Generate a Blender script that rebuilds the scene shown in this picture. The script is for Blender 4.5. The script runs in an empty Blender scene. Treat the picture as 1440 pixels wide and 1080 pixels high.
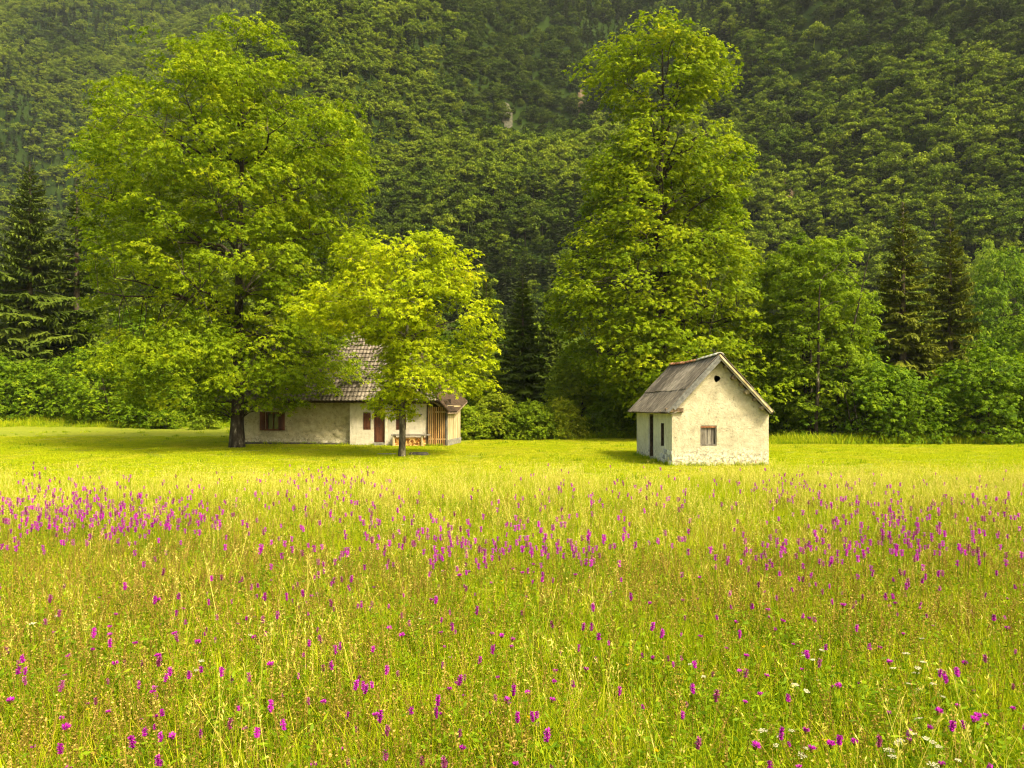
import bpy, math, random
import numpy as np
from mathutils import Vector, Matrix

R = math.radians
rng = np.random.default_rng(11)
sc = bpy.context.scene
C = sc.collection

# ------------------------------------------------------------------ camera, sky, sun, exposure
F = 1060.0                      # focal length in pixels of the 1440 px wide photograph
HZ = 572.0                      # horizon row
EYE = 2.0
cam_d = bpy.data.cameras.new('camera')
cam = bpy.data.objects.new('camera', cam_d); C.objects.link(cam)
cam.location = (0, 0, EYE); cam.rotation_euler = (R(90), 0, 0)
cam_d.sensor_width = 36.0; cam_d.lens = 36.0 * F / 1440.0
cam_d.shift_y = (HZ - 540.0) / 1440.0
cam_d.clip_start = 0.05; cam_d.clip_end = 5000
sc.camera = cam

SUN_DIR = Vector((0.60, -0.62, 0.95)).normalized()      # towards the sun
SUN_EL = math.asin(SUN_DIR.z); SUN_AZ = math.atan2(SUN_DIR.x, SUN_DIR.y)
world = bpy.data.worlds.new('World'); sc.world = world; world.use_nodes = True
wn = world.node_tree; bg = wn.nodes['Background']
sky = wn.nodes.new('ShaderNodeTexSky'); sky.sky_type = 'NISHITA'; sky.sun_disc = False
sky.sun_elevation = SUN_EL; sky.sun_rotation = SUN_AZ; sky.dust_density = 4.0; sky.ozone_density = 0.4; sky.air_density = 1.0
warm = wn.nodes.new('ShaderNodeMix'); warm.data_type = 'RGBA'; warm.blend_type = 'MULTIPLY'; warm.inputs[0].default_value = 1.0
warm.inputs[7].default_value = (1.0, 0.90, 0.62, 1)          # thin bright cloud veils the blue
wn.links.new(sky.outputs['Color'], warm.inputs[6]); wn.links.new(warm.outputs[2], bg.inputs['Color']); bg.inputs['Strength'].default_value = 0.135
sun_d = bpy.data.lights.new('sun', 'SUN'); sun_d.energy = 2.4; sun_d.angle = R(13.0); sun_d.color = (1.0, 0.91, 0.62)
sun = bpy.data.objects.new('sun', sun_d); C.objects.link(sun)
sun.rotation_euler = SUN_DIR.to_track_quat('Z', 'Y').to_euler()
sun.location = (60, -30, 90)
vs = sc.view_settings
vs.view_transform = 'Standard'; vs.look = 'None'; vs.exposure = 1.9; vs.gamma = 1.0; vs.use_curve_mapping = False
cy = sc.cycles
cy.use_denoising = True; cy.filter_width = 1.2; cy.max_bounces = 6; cy.diffuse_bounces = 3; cy.transmission_bounces = 4; cy.glossy_bounces = 1
cy.volume_bounces = 0; cy.use_adaptive_sampling = True; cy.adaptive_threshold = 0.015

# ------------------------------------------------------------------ small maths
def at(px, d):                                   # lateral metres of an image column at a distance
    return (px - 720.0) / F * d
def hz(py, d):                                   # height of an image row at a distance
    return EYE + (HZ - py) / F * d
def dist(py, z=0.0):                             # distance at which a height z shows at an image row
    return F * (EYE - z) / (py - HZ)

def _hash(ix, iy, iz, seed):
    n = (ix * 374761393 + iy * 668265263 + iz * 2147483647 + seed * 1274126177) & 0x7fffffff
    n = ((n ^ (n >> 13)) * 1274126177) & 0x7fffffff
    n = ((n ^ (n >> 15)) * 668265263) & 0x7fffffff
    return ((n ^ (n >> 16)) & 0xffff) / 65535.0
def vnoise(p, f=1.0, seed=0):                    # smooth value noise 0..1 of (N,2 or 3) points
    p = np.asarray(p, float) * f
    if p.shape[1] == 2: p = np.c_[p, np.zeros(len(p))]
    i = np.floor(p).astype(np.int64); t = p - i; t = t * t * (3 - 2 * t)
    r = 0
    for dx in (0, 1):
        for dy in (0, 1):
            for dz in (0, 1):
                w = (t[:, 0] if dx else 1 - t[:, 0]) * (t[:, 1] if dy else 1 - t[:, 1]) * (t[:, 2] if dz else 1 - t[:, 2])
                r = r + w * _hash(i[:, 0] + dx, i[:, 1] + dy, i[:, 2] + dz, seed)
    return r
def fbm(p, f=1.0, seed=0, o=3):
    a, s, tot = 1.0, 0.0, 0.0
    for k in range(o):
        s = s + a * vnoise(p, f * 2 ** k, seed + k * 17); tot += a; a *= 0.5
    return s / tot
def sstep(a, b, x):
    t = np.clip((x - a) / (b - a), 0, 1); return t * t * (3 - 2 * t)

# ------------------------------------------------------------------ mesh helpers
class MB:
    """Collects quads, triangles, boxes and tubes; build() links them as ONE mesh object."""
    def __init__(s): s.V = []; s.T = []; s.Q = []; s.A = []; s.n = 0; s.TA = []; s.QA = []
    def add(s, V, T=None, Q=None, tint=0.5):
        V = np.asarray(V, float).reshape(-1, 3)
        s.V.append(V)
        s.A.append(np.broadcast_to(np.asarray(tint, float), (len(V),)).copy())
        if T is not None and len(T): s.T.append(np.asarray(T, np.int64).reshape(-1, 3) + s.n)
        if Q is not None and len(Q): s.Q.append(np.asarray(Q, np.int64).reshape(-1, 4) + s.n)
        s.n += len(V)
    def box(s, c, size, rot=None, tint=0.5, jit=0.0):
        h = np.array(size, float) / 2
        v = np.array([[x, y, z] for z in (-1, 1) for y in (-1, 1) for x in (-1, 1)], float) * h
        if jit: v += rng.normal(0, jit, v.shape)
        if rot is not None: v = v @ np.asarray(rot).T
        s.add(v + np.array(c, float), Q=[[0, 2, 3, 1], [4, 5, 7, 6], [0, 1, 5, 4], [1, 3, 7, 5], [3, 2, 6, 7], [2, 0, 4, 6]], tint=tint)
    def tube(s, pts, rad, k=6, tint=0.5, cap=True):
        P = np.asarray(pts, float); n = len(P); rad = np.broadcast_to(np.asarray(rad, float), (n,))
        d = np.gradient(P, axis=0); d /= np.linalg.norm(d, axis=1)[:, None] + 1e-9
        ref = np.array([0.0, 0, 1]) if abs(d[0][2]) < 0.8 else np.array([1.0, 0, 0])
        a = np.cross(d, ref); a /= np.linalg.norm(a, axis=1)[:, None] + 1e-9
        b = np.cross(d, a)
        th = np.arange(k) * 2 * math.pi / k
        V = P[:, None, :] + rad[:, None, None] * (np.cos(th)[None, :, None] * a[:, None, :] + np.sin(th)[None, :, None] * b[:, None, :])
        i = np.arange(n - 1)[:, None] * k; j = np.arange(k)[None, :]; j2 = (j + 1) % k
        Q = np.stack([i + j, i + j2, i + k + j2, i + k + j], -1).reshape(-1, 4)
        T = [[0, m + 1, m] for m in range(1, k - 1)] + [[(n - 1) * k, (n - 1) * k + m, (n - 1) * k + m + 1] for m in range(1, k - 1)] if cap else None
        s.add(V.reshape(-1, 3), T=T, Q=Q, tint=tint)
    def grid(s, P, tint=0.5, mask=None):         # P (r,c,3) points, mask (r-1,c-1) of cells kept
        r, c = P.shape[:2]
        i = np.arange(r - 1)[:, None] * c; j = np.arange(c - 1)[None, :]
        Q = np.stack([i + j, i + j + 1, i + c + j + 1, i + c + j], -1)
        if mask is not None: Q = Q[mask]
        s.add(P.reshape(-1, 3), Q=Q.reshape(-1, 4), tint=tint)
    def scatter(s, tv, tt, M, L, tint):          # template verts, tris; (N,3,3) matrices, (N,3) places, (N,) tints
        N = len(L); k = len(tv)
        V = np.einsum('nij,kj->nki', M, tv) + L[:, None, :]
        off = (np.arange(N) * k)[:, None, None]
        T = (np.asarray(tt)[None] + off).reshape(-1, 3)
        tint = np.asarray(tint)
        A = np.repeat(tint, k) if tint.ndim == 1 else tint.reshape(-1)
        s.add(V.reshape(-1, 3), T=T, tint=A)
    def mesh(s, name, m, smooth=False):
        V = np.concatenate(s.V); A = np.concatenate(s.A)
        T = np.concatenate(s.T) if s.T else np.zeros((0, 3), np.int64)
        Q = np.concatenate(s.Q) if s.Q else np.zeros((0, 4), np.int64)
        me = bpy.data.meshes.new(name)
        me.vertices.add(len(V)); me.vertices.foreach_set('co', V.astype(np.float32).ravel())
        nl = len(T) * 3 + len(Q) * 4
        me.loops.add(nl); me.loops.foreach_set('vertex_index', np.concatenate([T.ravel(), Q.ravel()]).astype(np.int32))
        me.polygons.add(len(T) + len(Q))
        st = np.concatenate([np.arange(len(T)) * 3, len(T) * 3 + np.arange(len(Q)) * 4]).astype(np.int32)
        me.polygons.foreach_set('loop_start', st)
        me.polygons.foreach_set('use_smooth', np.full(len(st), smooth))
        at_ = me.attributes.new('tint', 'FLOAT', 'POINT'); at_.data.foreach_set('value', A.astype(np.float32))
        me.update(calc_edges=True)
        if m is not None: me.materials.append(m)
        return me
    def build(s, name, m, parent=None, smooth=False, **kw):
        return link(name, s.mesh(name, m, smooth), parent, **kw)

def link(name, me, parent=None, loc=None, kind=None):
    o = bpy.data.objects.new(name, me); C.objects.link(o)
    if parent is not None: o.parent = parent
    if loc is not None: o.location = loc
    if kind: o['kind'] = kind
    return o
def tag(o, label=None, cat=None, group=None, kind=None):
    if label: o['label'] = label
    if cat: o['category'] = cat
    if group: o['group'] = group
    if kind: o['kind'] = kind
    return o
def thing(name, label, cat, loc=(0, 0, 0), rz=0.0, group=None):
    o = bpy.data.objects.new(name, None); C.objects.link(o)
    o.location = loc; o.rotation_euler = (0, 0, rz); o.empty_display_size = 0.2
    return tag(o, label, cat, group)
def dup(root, loc, rz=0.0, scale=1.0, label=None):
    r = root.copy(); C.objects.link(r); r.location = loc; r.rotation_euler = (0, 0, rz); r.scale = (scale,) * 3 if not hasattr(scale, '__len__') else scale
    if label: r['label'] = label
    for ch in list(root.children):
        c = ch.copy(); C.objects.link(c); c.parent = r
        for g in ch.children:
            d = g.copy(); C.objects.link(d); d.parent = c
    return r

# ------------------------------------------------------------------ materials
def new_mat(name):
    m = bpy.data.materials.new(name); m.use_nodes = True
    nt = m.node_tree; nt.nodes.clear()
    out = nt.nodes.new('ShaderNodeOutputMaterial')
    return m, nt, out
def nd(nt, t, **kw):
    n = nt.nodes.new(t)
    for k, v in kw.items(): setattr(n, k, v)
    return n
def ramp(nt, fac, stops):
    r = nd(nt, 'ShaderNodeValToRGB'); e = r.color_ramp.elements
    while len(e) > 1: e.remove(e[-1])
    e[0].position = stops[0][0]; e[0].color = (*stops[0][1], 1)
    for p, c in stops[1:]:
        x = e.new(p); x.color = (*c, 1)
    nt.links.new(fac, r.inputs['Fac']); return r.outputs['Color']
def mathn(nt, op, a, b):
    n = nd(nt, 'ShaderNodeMath', operation=op)
    for i, v in enumerate((a, b)):
        if hasattr(v, 'links') or isinstance(v, bpy.types.NodeSocket): nt.links.new(v, n.inputs[i])
        else: n.inputs[i].default_value = v
    return n.outputs[0]
def noise_n(nt, scale, detail=4, rough=0.55, coord='Object', vec=None, dist_=0.0):
    n = nd(nt, 'ShaderNodeTexNoise'); n.inputs['Scale'].default_value = scale; n.inputs['Detail'].default_value = detail
    n.inputs['Roughness'].default_value = rough; n.inputs['Distortion'].default_value = dist_
    if vec is None:
        vec = nd(nt, 'ShaderNodeTexCoord').outputs[coord]
    nt.links.new(vec, n.inputs['Vector']); return n.outputs['Fac']
def mixc(nt, fac, a, b, mode='MIX'):
    n = nd(nt, 'ShaderNodeMix', data_type='RGBA', blend_type=mode)
    for s, v in ((n.inputs['Factor'], fac), (n.inputs['A'], a), (n.inputs['B'], b)):
        pass
    ins = [n.inputs[0], n.inputs[6], n.inputs[7]]
    for s, v in zip(ins, (fac, a, b)):
        if isinstance(v, bpy.types.NodeSocket): nt.links.new(v, s)
        elif isinstance(v, (int, float)): s.default_value = v
        else: s.default_value = (*v, 1)
    return n.outputs[2]

def leaf_mat(name, stops, trans=0.4, rough=0.55, spec=0.25, tscale=(1.2, 1.25, 0.35), inst=0.35):
    """Thin leaf: reflects and lets light through; colour by the leaf's own tint and by plant."""
    m, nt, out = new_mat(name)
    a = nd(nt, 'ShaderNodeAttribute', attribute_name='tint')
    oi = nd(nt, 'ShaderNodeObjectInfo')
    r = mathn(nt, 'SUBTRACT', oi.outputs['Random'], 0.5)
    f = mathn(nt, 'ADD', a.outputs['Fac'], mathn(nt, 'MULTIPLY', r, inst))
    col = ramp(nt, f, stops)
    p = nd(nt, 'ShaderNodeBsdfPrincipled'); p.inputs['Roughness'].default_value = rough; p.inputs['Specular IOR Level'].default_value = spec * 0.3
    nt.links.new(col, p.inputs['Base Color'])
    t = nd(nt, 'ShaderNodeBsdfTranslucent')
    nt.links.new(mixc(nt, 1.0, col, tscale, 'MULTIPLY'), t.inputs['Color'])
    x = nd(nt, 'ShaderNodeMixShader'); x.inputs[0].default_value = trans
    nt.links.new(p.outputs[0], x.inputs[1]); nt.links.new(t.outputs[0], x.inputs[2]); nt.links.new(x.outputs[0], out.inputs['Surface'])
    return m

def solid_mat(name, stops, scale=3.0, detail=5, rough=0.85, bump=0.3, bscale=30.0, tint=0.5, spec=0.2, stretch=None, dist_=0.01):
    """Rough natural surface: noise colour + each piece's own tint + bump."""
    m, nt, out = new_mat(name)
    tc = nd(nt, 'ShaderNodeTexCoord').outputs['Object']
    if stretch:
        mp = nd(nt, 'ShaderNodeMapping'); mp.inputs['Scale'].default_value = stretch
        nt.links.new(tc, mp.inputs['Vector']); tc = mp.outputs[0]
    n1 = noise_n(nt, scale, detail, 0.6, vec=tc)
    a = nd(nt, 'ShaderNodeAttribute', attribute_name='tint')
    f = mathn(nt, 'ADD', n1, mathn(nt, 'MULTIPLY', mathn(nt, 'SUBTRACT', a.outputs['Fac'], 0.5), tint))
    col = ramp(nt, f, stops)
    p = nd(nt, 'ShaderNodeBsdfPrincipled'); p.inputs['Roughness'].default_value = rough; p.inputs['Specular IOR Level'].default_value = spec
    nt.links.new(col, p.inputs['Base Color'])
    b = nd(nt, 'ShaderNodeBump'); b.inputs['Strength'].default_value = bump; b.inputs['Distance'].default_value = dist_
    nt.links.new(noise_n(nt, bscale, 4, 0.6, vec=tc), b.inputs['Height']); nt.links.new(b.outputs[0], p.inputs['Normal'])
    nt.links.new(p.outputs[0], out.inputs['Surface'])
    return m

def plaster_mat(name, base, pale, stain, grime_z=0.6, spots=0.5, low=None):
    """Old lime plaster: patches, small pits, damp flaking foot."""
    m, nt, out = new_mat(name)
    tc = nd(nt, 'ShaderNodeTexCoord').outputs['Object']
    sx = nd(nt, 'ShaderNodeSeparateXYZ'); nt.links.new(tc, sx.inputs[0])
    big = noise_n(nt, 1.3, 7, 0.68, vec=tc)
    c = ramp(nt, big, [(0.34, stain), (0.49, base), (0.66, pale)])
    fine = noise_n(nt, 5.0, 8, 0.78, vec=tc)
    c = mixc(nt, 0.55, c, ramp(nt, fine, [(0.32, tuple(v * 0.55 for v in base)), (0.47, base), (0.62, pale)]))
    # pits and spots
    pit = noise_n(nt, 13.0, 4, 0.7, vec=tc)
    pf = ramp(nt, pit, [(0.59, (0, 0, 0)), (0.66, (1, 1, 1))])
    c = mixc(nt, mathn(nt, 'MULTIPLY', pf, spots), c, tuple(v * 0.42 for v in stain))
    # damp foot: washed out, flaking and stained towards the ground, ragged edge
    edge = mathn(nt, 'ADD', sx.outputs['Z'], mathn(nt, 'MULTIPLY', mathn(nt, 'SUBTRACT', noise_n(nt, 2.2, 5, 0.65, vec=tc), 0.5), 0.9))
    ff = ramp(nt, edge, [(max(0.02, grime_z - 0.22), (1, 1, 1)), (grime_z + 0.12, (0, 0, 0))])
    lowc = ramp(nt, noise_n(nt, 9.0, 5, 0.7, vec=tc), [(0.36, low or tuple(v * 0.45 for v in stain)), (0.5, tuple(v * 0.85 for v in pale)), (0.64, (0.62, 0.58, 0.50))])
    c = mixc(nt, mathn(nt, 'MULTIPLY', ff, 0.95), c, lowc)
    p = nd(nt, 'ShaderNodeBsdfPrincipled'); p.inputs['Roughness'].default_value = 0.92; p.inputs['Specular IOR Level'].default_value = 0.1
    nt.links.new(c, p.inputs['Base Color'])
    b = nd(nt, 'ShaderNodeBump'); b.inputs['Strength'].default_value = 0.8; b.inputs['Distance'].default_value = 0.04
    h = mathn(nt, 'ADD', noise_n(nt, 14.0, 6, 0.65, vec=tc), mathn(nt, 'MULTIPLY', pf, -0.5))
    nt.links.new(h, b.inputs['Height']); nt.links.new(b.outputs[0], p.inputs['Normal'])
    nt.links.new(p.outputs[0], out.inputs['Surface'])
    return m

def ground_mat():
    m, nt, out = new_mat('ground_turf')
    tc = nd(nt, 'ShaderNodeTexCoord').outputs['Object']
    n1 = noise_n(nt, 0.25, 5, 0.6, vec=tc); n2 = noise_n(nt, 6.0, 5, 0.7, vec=tc)
    c = ramp(nt, n1, [(0.3, (0.13, 0.17, 0.012)), (0.5, (0.19, 0.22, 0.015)), (0.7, (0.26, 0.26, 0.025))])
    c = mixc(nt, 0.5, c, ramp(nt, n2, [(0.35, (0.09, 0.12, 0.012)), (0.65, (0.24, 0.25, 0.03))]))
    p = nd(nt, 'ShaderNodeBsdfPrincipled'); p.inputs['Roughness'].default_value = 0.95; p.inputs['Specular IOR Level'].default_value = 0.05
    nt.links.new(c, p.inputs['Base Color'])
    b = nd(nt, 'ShaderNodeBump'); b.inputs['Strength'].default_value = 0.6; b.inputs['Distance'].default_value = 0.05
    nt.links.new(noise_n(nt, 18, 4, 0.7, vec=tc), b.inputs['Height']); nt.links.new(b.outputs[0], p.inputs['Normal'])
    nt.links.new(p.outputs[0], out.inputs['Surface']); return m

M = {}
M['leaf_big'] = leaf_mat('leaf_ash', [(0.0, (0.0552, 0.1029, 0.0018)), (0.45, (0.1429, 0.2108, 0.0026)), (0.8, (0.2316, 0.2892, 0.0044)), (1.0, (0.3252, 0.3529, 0.007))])
M['leaf_young'] = leaf_mat('leaf_young', [(0.0, (0.1472, 0.2025, 0.0027)), (0.45, (0.276, 0.342, 0.0036)), (0.8, (0.3956, 0.4275, 0.0054)), (1.0, (0.4784, 0.45, 0.0108))], trans=0.42)
M['leaf_tall'] = leaf_mat('leaf_linden', [(0.0, (0.0752, 0.1324, 0.0018)), (0.45, (0.1756, 0.2451, 0.0026)), (0.8, (0.2809, 0.3284, 0.0044)), (1.0, (0.3712, 0.3726, 0.007))])
M['leaf_dark'] = leaf_mat('leaf_hazel', [(0.0, (0.045, 0.095, 0.003)), (0.45, (0.115, 0.195, 0.004)), (0.8, (0.195, 0.275, 0.006)), (1.0, (0.28, 0.34, 0.010))])
M['leaf_mid'] = leaf_mat('leaf_hornbeam', [(0.0, (0.080, 0.135, 0.005)), (0.45, (0.165, 0.240, 0.007)), (0.8, (0.255, 0.320, 0.010)), (1.0, (0.33, 0.37, 0.015))])
M['leaf_olive'] = leaf_mat('leaf_willow', [(0.0, (0.09, 0.135, 0.006)), (0.45, (0.18, 0.235, 0.008)), (0.8, (0.27, 0.31, 0.012)), (1.0, (0.34, 0.35, 0.015))])
M['leaf_lime'] = leaf_mat('leaf_lime', [(0.0, (0.12, 0.19, 0.01)), (0.5, (0.22, 0.31, 0.015)), (1.0, (0.32, 0.38, 0.02))])
M['needle'] = leaf_mat('needle', [(0.0, (0.0311, 0.0518, 0.0062)), (0.5, (0.0621, 0.0931, 0.0093)), (1.0, (0.1139, 0.15, 0.0145))], trans=0.15, tscale=(1, 1, 0.7))
M['needle_olive'] = leaf_mat('needle_olive', [(0.0, (0.055, 0.0715, 0.006)), (0.5, (0.1078, 0.1265, 0.009)), (1.0, (0.176, 0.1925, 0.013))], trans=0.2, tscale=(1, 1, 0.7))
M['forest'] = leaf_mat('forest_leaf', [(0.0, (0.0407, 0.0713, 0.0053)), (0.35, (0.0762, 0.12, 0.0071)), (0.65, (0.1143, 0.1609, 0.0089)), (1.0, (0.1609, 0.2043, 0.0134))], trans=0.25, spec=0.1, inst=0.95)
M['forest_pale'] = leaf_mat('forest_pale_leaf', [(0.0, (0.0635, 0.1, 0.0062)), (0.5, (0.127, 0.1782, 0.0089)), (1.0, (0.2032, 0.2478, 0.016))], trans=0.25, spec=0.1, inst=0.6)  # pale leaves, also used for sunlight painted on the upper-left slope
M['forest_deep'] = leaf_mat('forest_deep_leaf', [(0.0, (0.0227, 0.0423, 0.0049)), (0.5, (0.0484, 0.0771, 0.0065)), (1.0, (0.0832, 0.1134, 0.0097))], trans=0.25, spec=0.1, inst=0.6)
M['forest_needle'] = leaf_mat('forest_needle', [(0.0, (0.020, 0.032, 0.009)), (0.5, (0.038, 0.054, 0.013)), (1.0, (0.065, 0.080, 0.018))], trans=0.1, spec=0.1, inst=0.5)
M['bark'] = solid_mat('bark', [(0.35, (0.012, 0.009, 0.006)), (0.54, (0.034, 0.026, 0.018)), (0.62, (0.08, 0.07, 0.05)), (0.70, (0.30, 0.28, 0.22))], scale=5, bump=0.9, bscale=24, stretch=(1, 1, 0.35), dist_=0.03)
M['bark_light'] = solid_mat('bark_lichen', [(0.36, (0.022, 0.017, 0.010)), (0.50, (0.065, 0.055, 0.036)), (0.60, (0.14, 0.125, 0.085)), (0.70, (0.34, 0.33, 0.26))], scale=6, bump=0.9, bscale=26, stretch=(1, 1, 0.4), dist_=0.02)
M['bark_rough'] = solid_mat('bark_spruce', [(0.3, (0.03, 0.022, 0.016)), (0.6, (0.09, 0.07, 0.05)), (0.75, (0.15, 0.13, 0.10))], scale=4, bump=0.8, bscale=20, dist_=0.02)
M['ground'] = ground_mat()
M['forest_floor'] = solid_mat('forest_floor', [(0.35, (0.010, 0.020, 0.004)), (0.6, (0.020, 0.034, 0.006)), (0.8, (0.035, 0.042, 0.010))], scale=0.12, spec=0.0, bump=0.3, bscale=1.0)
M['rock'] = solid_mat('rock', [(0.35, (0.030, 0.032, 0.020)), (0.6, (0.075, 0.072, 0.052))], scale=1.2, bump=0.6, bscale=6)
M['slide'] = solid_mat('slide_earth', [(0.35, (0.06, 0.045, 0.025)), (0.6, (0.12, 0.085, 0.05))], scale=0.6, bump=0.6, bscale=4)

# ------------------------------------------------------------------ terrain
def gz(x, y):
    x = np.atleast_1d(np.asarray(x, float)); y = np.atleast_1d(np.asarray(y, float))
    p = np.c_[x, y]
    z = (vnoise(p, 0.11, 3) - 0.5) * 0.16 + (vnoise(p, 0.4, 5) - 0.5) * 0.05
    z = z * sstep(3, 14, np.hypot(x, y)) * (1 - 0.75 * sstep(18, 26, y) * (1 - sstep(44, 60, y)))
    z = z + 0.55 * sstep(40, 62, y) * sstep(6, -22, x)
    z = z + 0.75 * np.exp(-(((x + 35) / 5.0) ** 2 + ((y - 62.0) / 2.6) ** 2))      # grassy mound by the left bushes
    return z
def gz1(x, y): return float(gz(x, y)[0])

def mz(x, y):                                     # mountainside
    x = np.asarray(x, float); y = np.asarray(y, float)
    p = np.c_[x.ravel(), y.ravel()]
    warp = (fbm(p, 1 / 90.0, 40, 3) - 0.5).reshape(x.shape) * 60
    y0 = 122 + 90 * sstep(-55, -150, x) + 12 * np.sin(x / 38.0 + 0.8) + warp * 0.45 - 20 * sstep(30, 130, x)
    t = y - y0
    z = 0.96 * np.where(t > 0, np.sqrt(t * t + 12 ** 2) - 12, -0.02 * np.abs(t)) - 0.5
    z = z + (fbm(p, 1 / 34.0, 50, 3) - 0.5).reshape(x.shape) * 16 * sstep(5, 60, t)
    z = z + 16 * np.sin(x / 40.0 - y / 75.0 + 1.0) * sstep(20, 120, t)
    z = z + np.abs(np.sin(x / 44.0 - y / 58.0 + 0.6 + 3 * (fbm(p, 1 / 110.0, 61, 2) - 0.5).reshape(x.shape))) * 17 * sstep(10, 90, t)
    return z

def ground_sheet():
    xs = np.concatenate([np.linspace(-420, -64, 30), np.linspace(-60, 60, 161), np.linspace(64, 420, 30)])
    ys = np.concatenate([np.linspace(-300, -12, 20), np.linspace(-10, 75, 126), np.linspace(80, 130, 8)])
    X, Y = np.meshgrid(xs, ys)
    Z = gz(X.ravel(), Y.ravel()).reshape(X.shape)
    b = MB(); b.grid(np.stack([X, Y, Z], -1))
    o = b.build('ground', M['ground'], smooth=True, kind='structure'); o['label'] = 'mown green lawn and meadow ground in front of the trees'
ground_sheet()
def mountain_sheet():
    xs = np.linspace(-520, 520, 210); ys = np.concatenate([np.linspace(64, 330, 110), np.linspace(336, 760, 60)])
    X, Y = np.meshgrid(xs, ys); Z = mz(X, Y)
    b = MB(); b.grid(np.stack([X, Y, Z], -1))
    o = b.build('mountain', M['forest_floor'], smooth=True, kind='structure'); o['label'] = 'steep wooded mountainside rising behind the meadow'
mountain_sheet()

# ------------------------------------------------------------------ geometry-node scatter for what nobody could count
def gn_scatter(name, label, P, rz, sc_, srcs, kind='stuff', tilt=0.0):
    P = np.asarray(P, float); n = len(P)
    me = bpy.data.meshes.new(name); me.vertices.add(n); me.vertices.foreach_set('co', P.astype(np.float32).ravel())
    rot = np.c_[rng.normal(0, tilt, n), rng.normal(0, tilt, n), rz].astype(np.float32)
    a = me.attributes.new('rot', 'FLOAT_VECTOR', 'POINT'); a.data.foreach_set('vector', rot.ravel())
    a = me.attributes.new('siz', 'FLOAT', 'POINT'); a.data.foreach_set('value', np.asarray(sc_, np.float32))
    a = me.attributes.new('idx', 'INT', 'POINT'); a.data.foreach_set('value', rng.integers(0, len(srcs), n).astype(np.int32))
    o = link(name, me, kind=kind); o['label'] = label
    ng = bpy.data.node_groups.new(name, 'GeometryNodeTree')
    ng.interface.new_socket('Geometry', in_out='INPUT', socket_type='NodeSocketGeometry')
    ng.interface.new_socket('Geometry', in_out='OUTPUT', socket_type='NodeSocketGeometry')
    gi = ng.nodes.new('NodeGroupInput'); go = ng.nodes.new('NodeGroupOutput')
    iop = ng.nodes.new('GeometryNodeInstanceOnPoints'); g2i = ng.nodes.new('GeometryNodeGeometryToInstance')
    ng.links.new(gi.outputs[0], iop.inputs['Points']); ng.links.new(g2i.outputs[0], iop.inputs['Instance'])
    iop.inputs['Pick Instance'].default_value = True
    def attr(nm, t):
        x = ng.nodes.new('GeometryNodeInputNamedAttribute'); x.data_type = t; x.inputs['Name'].default_value = nm; return x.outputs['Attribute']
    ng.links.new(attr('idx', 'INT'), iop.inputs['Instance Index'])
    e = ng.nodes.new('FunctionNodeEulerToRotation'); ng.links.new(attr('rot', 'FLOAT_VECTOR'), e.inputs[0]); ng.links.new(e.outputs[0], iop.inputs['Rotation'])
    ng.links.new(attr('siz', 'FLOAT'), iop.inputs['Scale'])
    for s in srcs:                               # s: mesh data; its object is only a carrier, never linked into the scene
        so = bpy.data.objects.new(s.name + '_source', s)
        oi = ng.nodes.new('GeometryNodeObjectInfo'); oi.inputs['Object'].default_value = so
        ng.links.new(oi.outputs['Geometry'], g2i.inputs[0])
    ng.links.new(iop.outputs[0], go.inputs[0])
    md = o.modifiers.new('scatter', 'NODES'); md.node_group = ng
    return o

def basis(up, yaw):                              # (N,3) ups, (N,) yaw -> (N,3,3) with local z = up
    up = up / (np.linalg.norm(up, axis=1)[:, None] + 1e-9)
    ref = np.where(np.abs(up[:, 2:3]) > 0.95, np.array([[1.0, 0, 0]]), np.array([[0, 0, 1.0]]))
    x = np.cross(ref, up); x /= np.linalg.norm(x, axis=1)[:, None]
    y = np.cross(up, x)
    c, s = np.cos(yaw)[:, None], np.sin(yaw)[:, None]
    return np.stack([x * c + y * s, -x * s + y * c, up], -1)

# ------------------------------------------------------------------ valley air
def haze_box():
    b = MB(); b.box((0, 225, 255), (1500, 1100, 530))
    m, nt, out = new_mat('valley_air'); v = nd(nt, 'ShaderNodeVolumePrincipled'); v.inputs['Density'].default_value = 0.00012
    v.inputs['Color'].default_value = (0.82, 0.90, 1.0, 1); v.inputs['Anisotropy'].default_value = 0.3
    nt.links.new(v.outputs[0], out.inputs['Volume']); o = b.build('haze', m, kind='stuff'); o['label'] = 'thin pale valley haze before the mountainside'
haze_box()

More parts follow.
